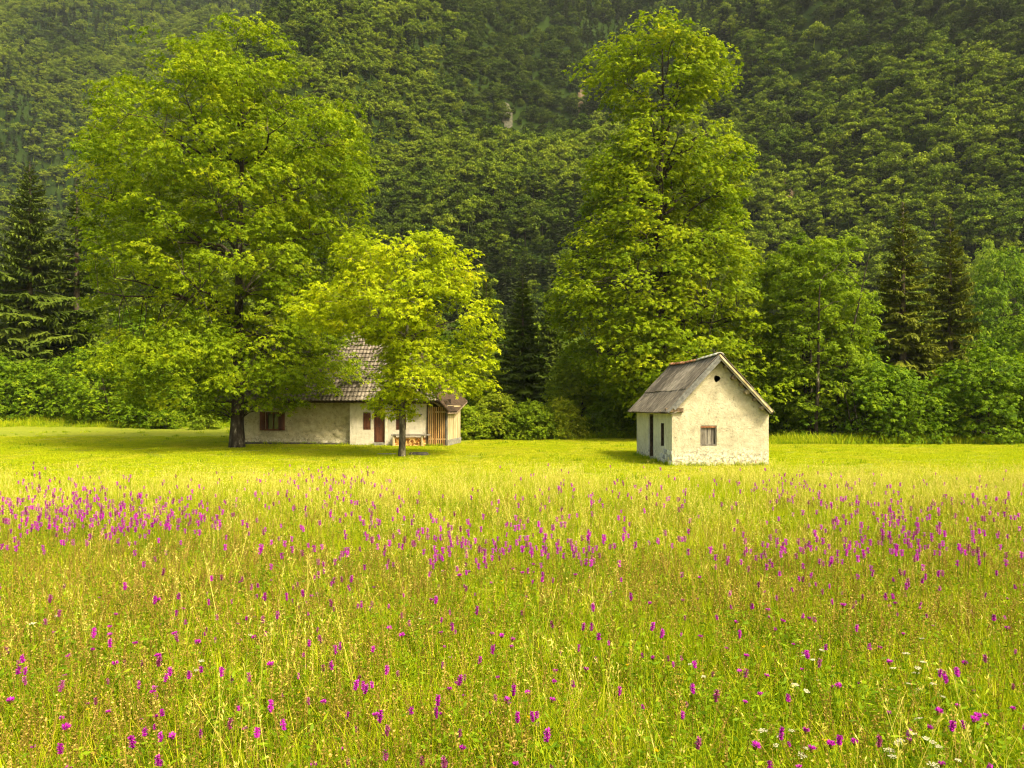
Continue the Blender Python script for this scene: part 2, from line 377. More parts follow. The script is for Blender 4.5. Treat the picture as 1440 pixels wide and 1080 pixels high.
# ------------------------------------------------------------------ far forest
def far_broadleaf(seed, H, Rr, n=1000, size=0.44, mat='forest', split=False):
    g = np.random.default_rng(seed); b = MB(); tk = MB() if split else b
    tk.tube([[0, 0, -1.5], [0.1, 0, H * 0.45], [0.2, 0.1, H * 0.8]], [0.16, 0.12, 0.04], 5, tint=0.2)
    k = 22; n = int(n * 1.5)
    lc = np.c_[g.normal(0, 0.46, k), g.normal(0, 0.46, k), g.uniform(0.38, 0.86, k)]
    lc[:, :2] *= (Rr * (1.25 - 0.9 * np.abs(lc[:, 2] - 0.5)))[:, None]; lc[:, 2] *= H
    lr = g.uniform(0.22, 0.46, k) * Rr
    lc[0] = (0, 0, H * 0.88)
    w = g.integers(0, k, n)
    d = g.normal(0, 1, (n, 3)); d[:, 2] = np.abs(d[:, 2]) * 0.9 - 0.25; d /= np.linalg.norm(d, axis=1)[:, None]
    L = lc[w] + d * (lr[w] * g.uniform(0.45, 1.15, n))[:, None] * np.array([1, 1, 0.8])
    up = d * 0.7 + np.array([0, 0, 0.4]) + g.normal(0, 0.6, (n, 3))
    s = g.uniform(0.6, 1.25, n) * size
    Mx = basis(up, g.uniform(0, 6.28, n)) * s[:, None, None]
    tv = np.array([[-0.5, -0.28, 0], [0.1, -0.5, -0.1], [0.55, 0.05, 0.06], [0.05, 0.5, -0.12], [-0.45, 0.3, 0.05]])
    tt = [[0, 1, 2], [0, 2, 3], [0, 3, 4]]
    b.scatter(tv, tt, Mx, L, np.clip(0.5 + (g.random(k)[w] - 0.5) * 0.35 + g.normal(0, 0.13, n), 0, 1))
    if split: return tk.mesh('forest_trunk', M['bark'], True), b.mesh('forest_crown', M[mat])
    return b.mesh('broadleaf_%d' % seed, M[mat])

def spruce_branch(g, n_tw=26, w=0.045, hang=0.28, fine=True):
    """A unit-long drooping spray along +x: side twigs with hanging needle fringes."""
    tv, tt = [], []
    def strip(a, d, wd, drop):
        i = len(tv); a = np.array(a); d = np.array(d)
        side = np.cross(d, (0, 0, 1.0)); side = side / (np.linalg.norm(side) + 1e-9) * wd
        m = a + d * 0.55 + np.array([0, 0, -drop * 0.3]); t = a + d + np.array([0, 0, -drop])
        tv.extend([a, m + side, t, m - side]); tt.extend([[i, i + 1, i + 2], [i, i + 2, i + 3]])
    xs = np.linspace(0.12, 0.99, n_tw)
    for x in xs:
        z = -0.10 * math.sin(x * 2.6) + 0.05 * x * x
        for sd in (-1, 1):
            l = (0.34 * (1 - x) ** 0.7 + 0.07) * g.uniform(0.7, 1.25)
            a = g.uniform(0.7, 1.05)
            strip((x, 0, z), (l * math.cos(a), sd * l * math.sin(a), 0), w * g.uniform(0.8, 1.4), hang * l * g.uniform(0.6, 1.6))
            if fine and g.random() < 0.75:
                q = g.uniform(0.3, 0.9)
                strip((x + q * l * math.cos(a), sd * q * l * math.sin(a), z - 0.3 * hang * l), (0.03 * g.normal(), 0.03 * g.normal(), -0.02), w * 0.9, g.uniform(0.06, 0.16))
    strip((0, 0, 0), (1.02, 0, -0.03), w * 0.7, 0.02)
    return np.array(tv), np.array(tt)

def spruce_meshes(seed, H, Rb, mat, step=0.42, per=6, n_tw=24, z0=0.03, w=0.045, thin=0.0, taper=0.85, one=False):
    g = np.random.default_rng(seed); br = MB(); tr = MB()
    tr.tube(np.c_[np.zeros(9), np.zeros(9), np.linspace(-0.3, H, 9)], np.linspace(0.021 * H * 0.9, 0.012, 9), 7)
    tmpl = [spruce_branch(g, n_tw, w, fine=not one) for _ in range(4)]
    z = z0 * H + 0.2
    groups = {0: [], 1: [], 2: [], 3: []}
    while z < H * 0.992:
        u = 1 - z / H
        Lr = Rb * (u ** taper) * (0.75 + 0.25 * min(1, z / (0.12 * H))) + 0.12
        for j in range(per):
            if g.random() < thin: continue
            az = g.uniform(0, 6.283); L = Lr * g.uniform(0.72, 1.12) * (1 + 0.1 * math.sin(3 * az + seed))
            pitch = R(34 * (1 - u) ** 3 - 20 * u + g.normal(0, 5))
            groups[int(g.integers(0, 4))].append((z + g.uniform(-0.2, 0.2), az, L, pitch, g.normal(0, 0.2)))
        z += step * (0.55 + 0.6 * u) * g.uniform(0.8, 1.2)
    for k, lst in groups.items():
        if not lst: continue
        A = np.array(lst); n = len(A)
        x = np.c_[np.cos(A[:, 1]) * np.cos(A[:, 3]), np.sin(A[:, 1]) * np.cos(A[:, 3]), np.sin(A[:, 3])]
        y = np.c_[-np.sin(A[:, 1]), np.cos(A[:, 1]), A[:, 4]]; y /= np.linalg.norm(y, axis=1)[:, None]
        zz = np.cross(x, y)
        Mx = np.stack([x, y, zz], -1) * A[:, 2][:, None, None]
        tv, tt = tmpl[k]
        tn = np.clip(0.45 + g.normal(0, 0.16, n)[:, None] + g.normal(0, 0.12, (n, len(tv))), 0, 1)
        br.scatter(tv, tt, Mx, np.c_[np.zeros(n), np.zeros(n), A[:, 0]], tn)
        if not one:
            for r in A[::2]:
                e = np.array([math.cos(r[1]) * math.cos(r[3]), math.sin(r[1]) * math.cos(r[3]), math.sin(r[3])]) * r[2] * 0.7
                tr.tube([[0, 0, r[0]], e + [0, 0, r[0]]], [0.03, 0.008], 3, cap=False)
    if one:
        br.tube([[0, 0, -1], [0, 0, H]], [0.15, 0.02], 4, tint=0.3)
        return br.mesh('far_spruce_%d' % seed, mat)
    return tr.mesh('spruce_trunk', M['bark_rough'], True), br.mesh('spruce_needles', mat)

def forest():
    dims = [(8.5, 2.9, 1150), (10, 3.2, 1300), (7.5, 2.6, 1000), (10.5, 2.3, 1050), (11, 3.5, 1400)]
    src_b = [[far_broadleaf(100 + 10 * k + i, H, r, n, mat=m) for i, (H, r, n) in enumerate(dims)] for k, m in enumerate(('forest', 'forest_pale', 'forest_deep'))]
    src_c = [spruce_meshes(200 + i, H, r, M['forest_needle'], step=0.95, per=6, n_tw=9, w=0.10, one=True) for i, (H, r) in enumerate([(14, 2.5), (11, 2.0)])]
    n = 300000
    y = 76 + 640 * rng.random(n) ** 0.8; x = rng.uniform(-1, 1, n) * (y * 0.80 + 30)
    z = mz(x, y)
    ok = (z > -1.2) & ((z - EYE) / y < 0.62)
    # the wood's edge keeps behind the row of nearer trees
    ok &= y > 76 + 18 * sstep(15, 45, x)
    x, y, z = x[ok], y[ok], z[ok]
    keep = []; cell = {}; spac = 1.25
    pr = rng.permutation(len(x))
    for i in pr:                                 # dart throwing: crowns crowd but do not pile up
        s = spac * (1.0 + 0.0016 * (y[i] - 80))
        cx, cy_ = int(x[i] // 4), int(y[i] // 4); hit = False
        for a in (-1, 0, 1):
            for b in (-1, 0, 1):
                for (u, v) in cell.get((cx + a, cy_ + b), ()):
                    if (u - x[i]) ** 2 + (v - y[i]) ** 2 < s * s: hit = True; break
                if hit: break
            if hit: break
        if not hit:
            keep.append(i); cell.setdefault((cx, cy_), []).append((x[i], y[i]))
    x, y, z = x[keep], y[keep], z[keep]
    # bare earth slides stay open
    for (sx, sy, rr) in SLIDES:
        w = ((x - sx) / rr[0]) ** 2 + ((y - sy) / rr[1]) ** 2 > 1
        x, y, z = x[w], y[w], z[w]
    p = np.c_[x, y]
    pc = sstep(0.48, 0.62, fbm(p, 1 / 50.0, 77, 3)) * 0.5 + 0.09
    con = rng.random(len(x)) < pc
    P = np.c_[x, y, z - 0.4]
    s = (0.32 + 0.62 * rng.random(len(x)) ** 1.5) * (1 + 0.35 * sstep(135, 95, y)) * (0.9 + 0.25 * fbm(p, 1 / 25.0, 31, 2))
    st = fbm(p, 1 / 42.0, 88, 3) + 0.10 * sstep(-40, -120, x) * sstep(120, 240, y) + rng.normal(0, 0.06, len(x))     # paler and deeper green stands; paler upper left is sunlight painted into leaf colour
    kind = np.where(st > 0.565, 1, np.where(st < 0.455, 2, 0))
    # the nearest trees of the slope stand singly, the mass above them is one wood
    col = 720 + F * x / y; row = HZ - F * (z + 3.5 - EYE) / y
    cand = np.where((~con) & (col > 10) & (col < 1430) & (row > 200) & (row < 430) & (z > 8))[0]
    cand = cand[np.argsort(y[cand] / s[cand])][:280]
    pairs = [[far_broadleaf(500 + 10 * k + i, H, r, n, mat=m, split=True) for i, (H, r, n) in enumerate(dims)] for k, m in enumerate(('forest', 'forest_pale', 'forest_deep'))]
    for i in cand:
        tk, cr = pairs[kind[i]][int(rng.integers(0, 5))]
        o = link('forest_tree', tk); o.location = P[i]; o.rotation_euler = (0, 0, rng.uniform(0, 6.28)); o.scale = (s[i],) * 3
        tag(o, ('mid-green', 'pale green', 'deep green')[kind[i]] + ' broadleaf tree standing low on the wooded mountainside', 'tree', ('mid-green', 'pale green', 'deep green')[kind[i]] + ' trees low on the mountainside')
        link('crown', cr, o)
    con = con.copy(); single = np.zeros(len(x), bool); single[cand] = True
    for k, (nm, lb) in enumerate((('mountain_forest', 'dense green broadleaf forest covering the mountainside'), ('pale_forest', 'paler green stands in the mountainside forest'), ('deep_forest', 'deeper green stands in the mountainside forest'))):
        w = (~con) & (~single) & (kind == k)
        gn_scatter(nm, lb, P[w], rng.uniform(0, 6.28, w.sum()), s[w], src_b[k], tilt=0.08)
    gn_scatter('mountain_spruces', 'dark spruces scattered through the mountainside forest', P[con], rng.uniform(0, 6.28, con.sum()), s[con], src_c, tilt=0.03)
    print('forest', len(x), con.sum())

def ray_hit(px, py):                             # where an image ray meets the mountainside
    ys = np.linspace(80, 500, 3000); xs = (px - 720) / F * ys; zs = EYE + (HZ - py) / F * ys
    k = np.argmax(mz(xs, ys) > zs); return xs[k], ys[k], zs[k]
SLIDES = []
for px, py, rx, ry in ((820, 160, 2.2, 6.0), (655, 170, 2.0, 2.4), (1105, 265, 1.6, 5.0), (712, 165, 2.2, 3.0), (1150, 20, 2.5, 3.0)):
    q = ray_hit(px, py); SLIDES.append((q[0], q[1], (rx, ry)))
forest()
def slide_patch(i, name, mat, label):
    sx, sy, (rx, ry) = SLIDES[i]
    u = np.linspace(-1, 1, 13)
    X, Y = np.meshgrid(u * rx * 0.95, u * ry * 0.95); msk = (X[:-1, :-1] / rx) ** 2 + (Y[:-1, :-1] / ry) ** 2 < 0.85
    X = X + sx; Y = Y + sy
    Z = mz(X, Y) + 0.25 + (fbm(np.c_[X.ravel(), Y.ravel()], 0.9, 8, 3).reshape(X.shape) - 0.4) * 1.6
    b = MB(); b.grid(np.stack([X, Y, Z], -1), mask=msk)
    o = b.build(name, mat, kind='structure'); o['label'] = label
slide_patch(0, 'earth_slide', M['slide'], 'bare brown earth slide beside the tall tree')
slide_patch(1, 'rock_outcrop', M['rock'], 'grey rock outcrop among the mountain trees')
slide_patch(2, 'earth_slide', M['slide'], 'small bare earth slide above the broad ash tree')
slide_patch(3, 'rock_outcrop', M['rock'], 'smaller grey rock outcrop left of the earth slide')

# ------------------------------------------------------------------ broadleaved trees
def rosette(g, k, L, W, droop):
    tv, tt = [], []
    for i in range(k):
        a = 6.283 * i / k + g.normal(0, 0.25); l = L * g.uniform(0.75, 1.2); dr = droop * g.uniform(0.4, 1.5)
        d = np.array([math.cos(a), math.sin(a), -dr]); d /= np.linalg.norm(d); s = np.array([-math.sin(a), math.cos(a), g.normal(0, 0.25)])
        b0 = d * l * 0.12; n = len(tv)
        m = d * l * 0.5 + np.array([0, 0, 0.06 * l])
        tv += [b0, m + s * W * l * 0.5 / L, d * l - np.array([0, 0, 0.12 * l]), m - s * W * l * 0.5 / L]
        tt += [[n, n + 1, n + 2], [n, n + 2, n + 3]]
    return np.array(tv), np.array(tt)

def env_from_px(rows, base_py, d):               # [(row, left px, right px)] -> z, left, right metres
    s = d / F
    E = np.array([((base_py - r) * s, l * s, q * s) for r, l, q in rows])
    return E[np.argsort(E[:, 0])]
def env_at(E, z, az):
    l = np.interp(z, E[:, 0], E[:, 1]); r = np.interp(z, E[:, 0], E[:, 2]); c = np.cos(az)
    side = np.where(c > 0, r, l)
    return side * np.abs(c) + 0.5 * (l + r) * (1 - np.abs(c))

def broadleaf(seed, E, H, r0, trunk_top, n_limb, n_clump, leaf, mat, per=15, clump_r=0.9, rays=7, lean=(0, 0), bias=0.42, gap=0.40,
              gap_f=0.30, stems=1, limb_z=(0.12, 0.9), flat=0.42, rise=0.5, bark='bark', droop=0.45, sparse_branch=1, flare=True):
    """Meshes of a tree: trunk with limbs, thin branches, leaf crown within the outline E."""
    g = np.random.default_rng(seed); tr = MB(); bm = MB(); cr = MB()
    zb, zt = E[0, 0], E[-1, 0]
    nodes = []                                   # (point, radius)
    for st in range(stems):
        n = 13; zz = np.linspace(-0.25, trunk_top * (1 if st == 0 else g.uniform(0.75, 0.95)), n); t = np.clip(zz / H, 0, 1)
        sx, sy = (0, 0) if stems == 1 else (g.normal(0, 0.5), g.normal(0, 0.5))
        wob = np.c_[np.cumsum(g.normal(0, 0.012 * H / n * 3, n)), np.cumsum(g.normal(0, 0.012 * H / n * 3, n))]; wob -= wob[1]
        px = sx * (1 + 2.2 * t) + lean[0] * t + wob[:, 0] * (t > 0.05); py = sy * (1 + 2.2 * t) + lean[1] * t + wob[:, 1] * (t > 0.05)
        rad = r0 * (1 - 0.93 * (zz.clip(0) / (trunk_top * 1.02)) ** 0.85) / (1 if stems == 1 else 1.3)
        if flare: rad = rad * (1 + 0.32 * np.exp(-zz.clip(0) / (0.55 * r0 + 0.12)))
        P = np.c_[px, py, zz]
        # a rounder, knobbly trunk: finer rings
        zf = np.linspace(0, n - 1, 3 * n); Pf = np.c_[[np.interp(zf, np.arange(n), P[:, i]) for i in range(3)]].T; rf = np.interp(zf, np.arange(n), rad)
        k = 11
        tr.tube(Pf, rf * (1 + g.normal(0, 0.03, len(rf))), k)
        for p, r in zip(P, rad): nodes.append((p, r, 0))
    trunk_nodes = list(nodes)
    for i in range(n_limb):
        f = limb_z[0] + (limb_z[1] - limb_z[0]) * ((i + g.random()) / n_limb)
        zs = zb * 0.9 + f * (trunk_top - zb * 0.9)
        cand = [q for q in trunk_nodes if abs(q[0][2] - zs) < H * 0.09] or trunk_nodes
        q = cand[int(g.integers(0, len(cand)))]; zs = min(zs, trunk_top * 0.97)
        base = np.array([q[0][0], q[0][1], q[0][2]])
        az = 2.399963 * i + g.normal(0, 0.3)
        ze = base[2] + rise * (0.25 + 0.9 * f) * (zt - zb) * 0.33 * g.uniform(0.5, 1.2)
        ze = min(max(ze, zb + 0.3), zt * 0.985)
        Re = float(env_at(E, ze, az)) * g.uniform(0.72, 0.95)
        end = np.array([math.cos(az) * Re, math.sin(az) * Re, ze])
        L = np.linalg.norm(end - base)
        mid = base * 0.55 + end * 0.45 + np.array([0, 0, 0.16 * L * (0.3 + f)]) + g.normal(0, 0.04 * L, 3)
        t = np.linspace(0, 1, 9)[:, None]
        Pc = (1 - t) ** 2 * base + 2 * t * (1 - t) * mid + t ** 2 * end + np.r_[np.zeros((1, 3)), g.normal(0, 0.016 * L, (8, 3))]
        rl = min(q[1] * 0.62, 0.020 * L + 0.03); rr = rl * (1 - 0.85 * t[:, 0])
        tr.tube(Pc, rr, 6)
        for p, r in zip(Pc[2:], rr[2:]): nodes.append((p, r, 1))
    NP = np.array([q[0] for q in nodes]); NR = np.array([q[1] for q in nodes])
    # clump places inside the outline, crowded to the outside, with open gaps
    cl = []
    zs_ = np.linspace(zb, zt, 60); wt = (np.interp(zs_, E[:, 0], E[:, 1]) + np.interp(zs_, E[:, 0], E[:, 2])) ** 1.55 + 0.02; wt /= wt.sum()
    tries = 0; mind = (0.62 * clump_r) ** 2; C0 = np.zeros((0, 3))
    while len(cl) < n_clump and tries < 60:
        tries += 1
        m = 400
        z = g.choice(zs_, m, p=wt) + g.uniform(-0.5, 0.5, m) * (zs_[1] - zs_[0]); az = g.uniform(0, 6.283, m)
        Rm = env_at(E, z.clip(zb, zt), az)
        rr = Rm * (g.random(m) ** bias) * (0.86 + 0.26 * vnoise(np.c_[np.cos(az) * 2.2, np.sin(az) * 2.2, z * 0.45], 1.0, seed))
        p = np.c_[np.cos(az) * rr, np.sin(az) * rr, z]
        ok = vnoise(p, gap_f, seed + 9) > gap * (0.55 + 0.45 * (rr / (Rm + 0.01)))
        for q in p[ok]:
            if len(cl) >= n_clump: break
            if len(cl):
                A = np.array(cl) if len(cl) % 25 == 0 or len(C0) == 0 else C0
                C0 = A
                if (((A - q) * np.array([1, 1, 1.5])) ** 2).sum(1).min() < mind: continue
            cl.append(q)
    cl = np.array(cl); n = len(cl)
    for i, q in enumerate(cl):
        if i % sparse_branch: continue
        d2 = ((NP - q) ** 2).sum(1) + np.where(NP[:, 2] > q[2] + 0.2, 3.0, 0)
        if d2.min() > 9.0: continue
        j = int(np.argmin(d2)); a = NP[j]; L = np.linalg.norm(q - a)
        mid = a * 0.5 + q * 0.5 + np.array([0, 0, 0.12 * L]) + g.normal(0, 0.06 * L, 3)
        r1 = min(NR[j] * 0.6, 0.012 + 0.011 * L)
        bm.tube([a, a * 0.3 + mid * 0.7, mid * 0.4 + q * 0.6, q], [r1, r1 * 0.75, r1 * 0.5, 0.006], 4, cap=False)
        for _ in range(2):
            e = q + g.normal(0, 0.5 * clump_r, 3) * np.array([1, 1, 0.5])
            bm.tube([q * 0.8 + a * 0.2, e], [0.010, 0.004], 3, cap=False)
    # leaves
    axis = np.c_[np.interp(cl[:, 2], [0, H], [0, lean[0]]), np.interp(cl[:, 2], [0, H], [0, lean[1]])]
    out = np.c_[cl[:, :2] - axis, np.zeros(n)]; out /= np.linalg.norm(out, axis=1)[:, None] + 1e-6
    ctint = g.normal(0, 0.13, n)
    size = g.uniform(0.7, 1.25, n) * clump_r
    w = np.repeat(np.arange(n), per); N = len(w)
    dl = g.normal(0, 1, (N, 3)); dl /= np.linalg.norm(dl, axis=1)[:, None]
    dl *= (g.random(N) ** 0.45)[:, None]
    off = dl * np.array([1, 1, flat]); off[:, 2] -= 0.28 * (off[:, 0] ** 2 + off[:, 1] ** 2)       # the clump hangs over at its rim
    L_ = cl[w] + off * size[w][:, None]
    up = np.array([0, 0, 0.9]) + out[w] * 0.35 + dl * 0.45 + g.normal(0, 0.38, (N, 3))
    sl = g.uniform(0.75, 1.25, N)
    Mx = basis(up, g.uniform(0, 6.28, N)) * sl[:, None, None]
    k = 5
    var = g.integers(0, k, N)
    for v in range(k):
        tv, tt = rosette(g, rays, leaf[0], leaf[1], droop)
        s = var == v
        tn = 0.46 + ctint[w[s]][:, None] + g.normal(0, 0.10, s.sum())[:, None] + np.repeat(g.normal(0, 0.10, (s.sum(), rays)), 4, axis=1)
        cr.scatter(tv, tt, Mx[s], L_[s], np.clip(tn, 0, 1))
    return tr.mesh('trunk', M[bark], True), bm.mesh('branches', M[bark], True), cr.mesh('crown', mat)

def plant(name, label, cat, meshes, loc, rz=0.0, scale=1.0, group=None, parts=('trunk', 'branches', 'crown')):
    o = thing(name, label, cat, loc, rz, group); o.scale = (scale,) * 3
    for nm, me in zip(parts, meshes): link(nm, me, o)
    return o
def ground_at(px, py=None, d=None):
    d = d if d is not None else dist(py)
    x = at(px, d); return (x, d, gz1(x, d) - 0.04)

# the big spreading tree on the left
E1 = env_from_px([(50, 40, 50), (76, 100, 118), (112, 150, 140), (155, 182, 172), (220, 222, 196), (262, 200, 208), (330, 202, 168), (400, 198, 158), (470, 186, 162), (530, 195, 162), (562, 150, 100), (578, 60, 60)], 630, 36.6)
plant('broadleaf_tree', 'largest spreading tree, bright green crown and dark trunk, left end of the long house', 'tree',
      broadleaf(1, E1, 21.0, 0.33, 18.5, 44, 1000, (0.145, 0.066), M['leaf_big'], per=42, clump_r=0.92, lean=(0.2, 0.2), gap=0.36), ground_at(333, d=36.6))
# the small bright tree in front of the house
E2 = env_from_px([(325, 30, 80), (340, 70, 98), (362, 105, 118), (400, 118, 118), (440, 145, 138), (458, 150, 132), (468, 60, 128), (482, 14, 124), (515, 8, 135), (537, 15, 140), (549, 25, 122), (558, 50, 40), (578, 56, 4)], 642, 30.3)
plant('broadleaf_tree', 'small yellow-green tree with pale lichened trunk in front of the long house', 'tree',
      broadleaf(2, E2, 9.5, 0.15, 8.4, 28, 400, (0.130, 0.062), M['leaf_young'], per=32, clump_r=0.70, lean=(0.35, 0.1), gap=0.49, gap_f=0.55, bark='bark_light', rise=0.45), ground_at(565, d=30.3))
# the tall narrow tree behind the hut
E3 = env_from_px([(16, 22, 12), (34, 44, 42), (58, 70, 62), (100, 120, 98), (128, 92, 84), (146, 62, 56), (172, 40, 38), (192, 72, 92), (232, 100, 132), (290, 108, 118), (332, 128, 112), (382, 140, 130), (432, 150, 142), (482, 140, 160), (520, 125, 180), (545, 85, 192), (575, 45, 180), (600, 25, 130)], 617, 47.0)
plant('broadleaf_tree', 'tallest tree, narrow layered olive-green crown behind the small hut', 'tree',
      broadleaf(3, E3, 27.2, 0.50, 24.2, 54, 1400, (0.145, 0.105), M['leaf_tall'], per=36, clump_r=0.95, lean=(0.1, 0), gap=0.31, rise=0.45, droop=0.35), ground_at(932, d=47.0))
# many-stemmed ash to the right of the hut
E4 = env_from_px([(330, 25, 25), (345, 48, 62), (380, 72, 82), (430, 78, 80), (480, 74, 78), (530, 66, 70), (570, 50, 60), (585, 30, 40)], 620, 44.0)
plant('broadleaf_tree', 'mid-green rounded tree on several thin stems right of the hut', 'tree',
      broadleaf(4, E4, 12.0, 0.16, 11.0, 26, 420, (0.20, 0.09), M['leaf_mid'], per=22, clump_r=0.75, stems=5, gap=0.38, flare=False), ground_at(1145, d=44.0))

# bushes and smaller trees of the wood's edge
def bush_meshes(seed, H, Rr, mat, n, leaf=(0.17, 0.11), stems=5, per=15, gap=0.36, flat=0.55, top=1.0, bias=0.5):
    z = np.array([0.03, 0.18, 0.45, 0.7, 0.88, 1.0]) * H
    E = np.c_[z, np.array([0.75, 0.95, 1.0, 0.85, 0.6, 0.18 * top]) * Rr, np.array([0.8, 1.0, 0.95, 0.8, 0.5, 0.18 * top]) * Rr]
    return broadleaf(seed, E, H, 0.05 + 0.006 * H, H * 0.85, 14, n, leaf, mat, per=per, clump_r=0.55 + 0.03 * H, stems=stems, gap=gap, gap_f=0.5, flat=flat, limb_z=(0.05, 0.85), sparse_branch=2, flare=False, bias=bias)
def small_tree_meshes(seed, H, Rr, mat, n, leaf=(0.18, 0.11), z0=0.18, per=15, gap=0.36):
    z = np.array([z0, z0 + 0.1, 0.45, 0.7, 0.88, 1.0]) * H
    E = np.c_[z, np.array([0.5, 0.85, 1.0, 0.85, 0.55, 0.15]) * Rr, np.array([0.5, 0.9, 0.95, 0.8, 0.5, 0.15]) * Rr]
    return broadleaf(seed, E, H, 0.02 + 0.012 * H, H * 0.9, 18, n, leaf, mat, per=per, clump_r=0.75, gap=gap, gap_f=0.4, sparse_branch=2)
BP = ('stems', 'branches', 'crown')
hazel = [bush_meshes(30, 5.4, 3.6, M['leaf_dark'], 300), bush_meshes(31, 4.6, 3.2, M['leaf_dark'], 260), bush_meshes(32, 6.2, 3.4, M['leaf_dark'], 320)]
horn = [bush_meshes(33, 4.2, 3.4, M['leaf_mid'], 260), bush_meshes(34, 5.0, 3.0, M['leaf_olive'], 260)]
low = [bush_meshes(35, 2.0, 1.7, M['leaf_dark'], 110, leaf=(0.15, 0.09)), bush_meshes(36, 1.9, 1.8, M['leaf_lime'], 110, leaf=(0.15, 0.09))]
strees = [small_tree_meshes(37, 8.0, 3.2, M['leaf_mid'], 300), small_tree_meshes(38, 10.5, 4.0, M['leaf_dark'], 360), small_tree_meshes(39, 9.0, 3.6, M['leaf_olive'], 320), small_tree_meshes(40, 11.0, 4.2, M['leaf_lime'], 360)]

def bush(px, d, top, ms, label, H, name='bush', cat='bush', parts=BP, group=None, sx=1.0, rz=None):
    x = at(px, d); z = gz1(x, d); h = hz(top, d) - z
    o = plant(name, label, cat, ms, (x, d, z - 0.05), rng.uniform(0, 6.28) if rz is None else rz, 1.0, group, parts)
    s = h / H; o.scale = (s * sx, s * sx, s)
    return o
# right side
bush(1215, 42.5, 505, hazel[1], 'dark green bush under the ash stems right of the hut', 4.6)
bush(1265, 42.0, 515, hazel[0], 'rounded green bush below the taller spruce on the right', 5.4)
bush(1330, 43.0, 530, hazel[1], 'low dark bush between the two large right-hand bushes', 4.6)
bush(1388, 41.5, 478, hazel[2], 'tall pale-tipped green bush towards the right edge', 6.2)
bush(1462, 42.5, 500, hazel[0], 'green bush cut by the right edge of the picture', 5.4)
bush(1110, 47.0, 560, low[0], 'low dark bush in the shade behind the hut', 2.0)
bush(1175, 50.0, 575, low[1], 'low lime-green bush seen between the ash stems', 1.9)
bush(1440, 56.0, 440, strees[1], 'dark broad tree behind the bushes at the right edge', 10.5, 'broadleaf_tree', 'tree', ('trunk', 'branches', 'crown'))
lt = bush(1388, 135.0, 338, strees[3], 'lime-green domed tree rising behind the right spruces', 11.0, 'broadleaf_tree', 'tree', ('trunk', 'branches', 'crown'))
lt.location.z = float(mz(lt.location.x, 135.0)) - 0.3; lt.scale = [((hz(338, 135.0) - lt.location.z) / 11.0) * q for q in (0.52, 0.52, 1.0)]
bush(1412, 82.0, 380, strees[1], 'dark green tree standing in front of the lime-green domed tree', 9.0, 'broadleaf_tree', 'tree', ('trunk', 'branches', 'crown'), sx=0.62)
bush(1290, 60.0, 470, strees[0], 'mid-green tree behind the spruce on the right', 8.0, 'broadleaf_tree', 'tree', ('trunk', 'branches', 'crown'))
bush(1210, 58.0, 450, strees[1], 'dark tree between the ash and the taller right spruce', 10.5, 'broadleaf_tree', 'tree', ('trunk', 'branches', 'crown'))
bush(1075, 60.0, 470, strees[1], 'dark tree filling the gap right of the tall tree', 10.5, 'broadleaf_tree', 'tree', ('trunk', 'branches', 'crown'))
# middle
bush(655, 46, 568, horn[0], 'olive-green bush beside the right end of the long house', 4.2)
bush(700, 47, 550, horn[1], 'pale olive bush below the middle spruces', 5.0)
bush(745, 46.5, 562, horn[0], 'leafy bush at the lawn edge under the middle spruces', 4.2)
bush(770, 47.5, 575, low[1], 'small lime bush at the lawn edge near the middle', 1.9)
bush(818, 52.0, 478, strees[2], 'slender olive tree with thin trunk left of the tall tree', 9.0, 'broadleaf_tree', 'tree', ('trunk', 'branches', 'crown'))
bush(790, 47, 558, horn[1], 'bush in front of the slender olive tree', 5.0)
bush(868, 50.0, 552, horn[0], 'sunlit olive bush left of the hut roof', 4.2)
bush(905, 54.0, 565, hazel[1], 'dark bush behind the left wall of the hut', 4.6)
bush(845, 56.0, 540, hazel[0], 'dark bush in the shade of the tall tree', 5.4)
bush(690, 60.0, 500, strees[0], 'mid-green tree behind the small bright tree', 8.0, 'broadleaf_tree', 'tree', ('trunk', 'branches', 'crown'))
bush(620, 58.0, 470, strees[1], 'dark tree hidden behind the long house roof', 10.5, 'broadleaf_tree', 'tree', ('trunk', 'branches', 'crown'))
bush(520, 60.0, 430, strees[1], 'dark tree behind the ridge of the long house', 10.5, 'broadleaf_tree', 'tree', ('trunk', 'branches', 'crown'), rz=2.0)
bush(430, 60.0, 440, strees[2], 'olive tree behind the left half of the house roof', 9.0, 'broadleaf_tree', 'tree', ('trunk', 'branches', 'crown'))
# left
bush(-5, 60.0, 495, hazel[0], 'leafy green bush cut by the left edge of the picture', 5.4)
bush(55, 61.5, 505, hazel[1], 'broad green bush below the tallest left spruce', 4.6)
bush(112, 61.0, 488, hazel[2], 'tall green bush between the left spruces and the big tree', 6.2)
bush(165, 59.0, 500, hazel[0], 'dark bush behind the fence post on the left', 5.4)
bush(215, 58.0, 520, hazel[1], 'dark shaded bush under the left side of the big tree', 4.6)
bush(262, 58.5, 530, hazel[0], 'dark shaded bush under the middle of the big tree', 5.4)
bush(312, 59.0, 535, hazel[1], 'dark bush beside the left end of the long house', 4.6)
bush(232, 55.0, 575, low[0], 'small green bush at the lawn edge left of the big trunk', 2.0)
bush(288, 54.0, 580, low[1], 'small bright lime bush left of the big trunk', 1.9)
bush(190, 68.0, 430, strees[1], 'dark tree behind the left side of the big tree', 10.5, 'broadleaf_tree', 'tree', ('trunk', 'branches', 'crown'))
bush(300, 70.0, 440, strees[0], 'mid-green tree hidden behind the trunk of the big tree', 8.0, 'broadleaf_tree', 'tree', ('trunk', 'branches', 'crown'))

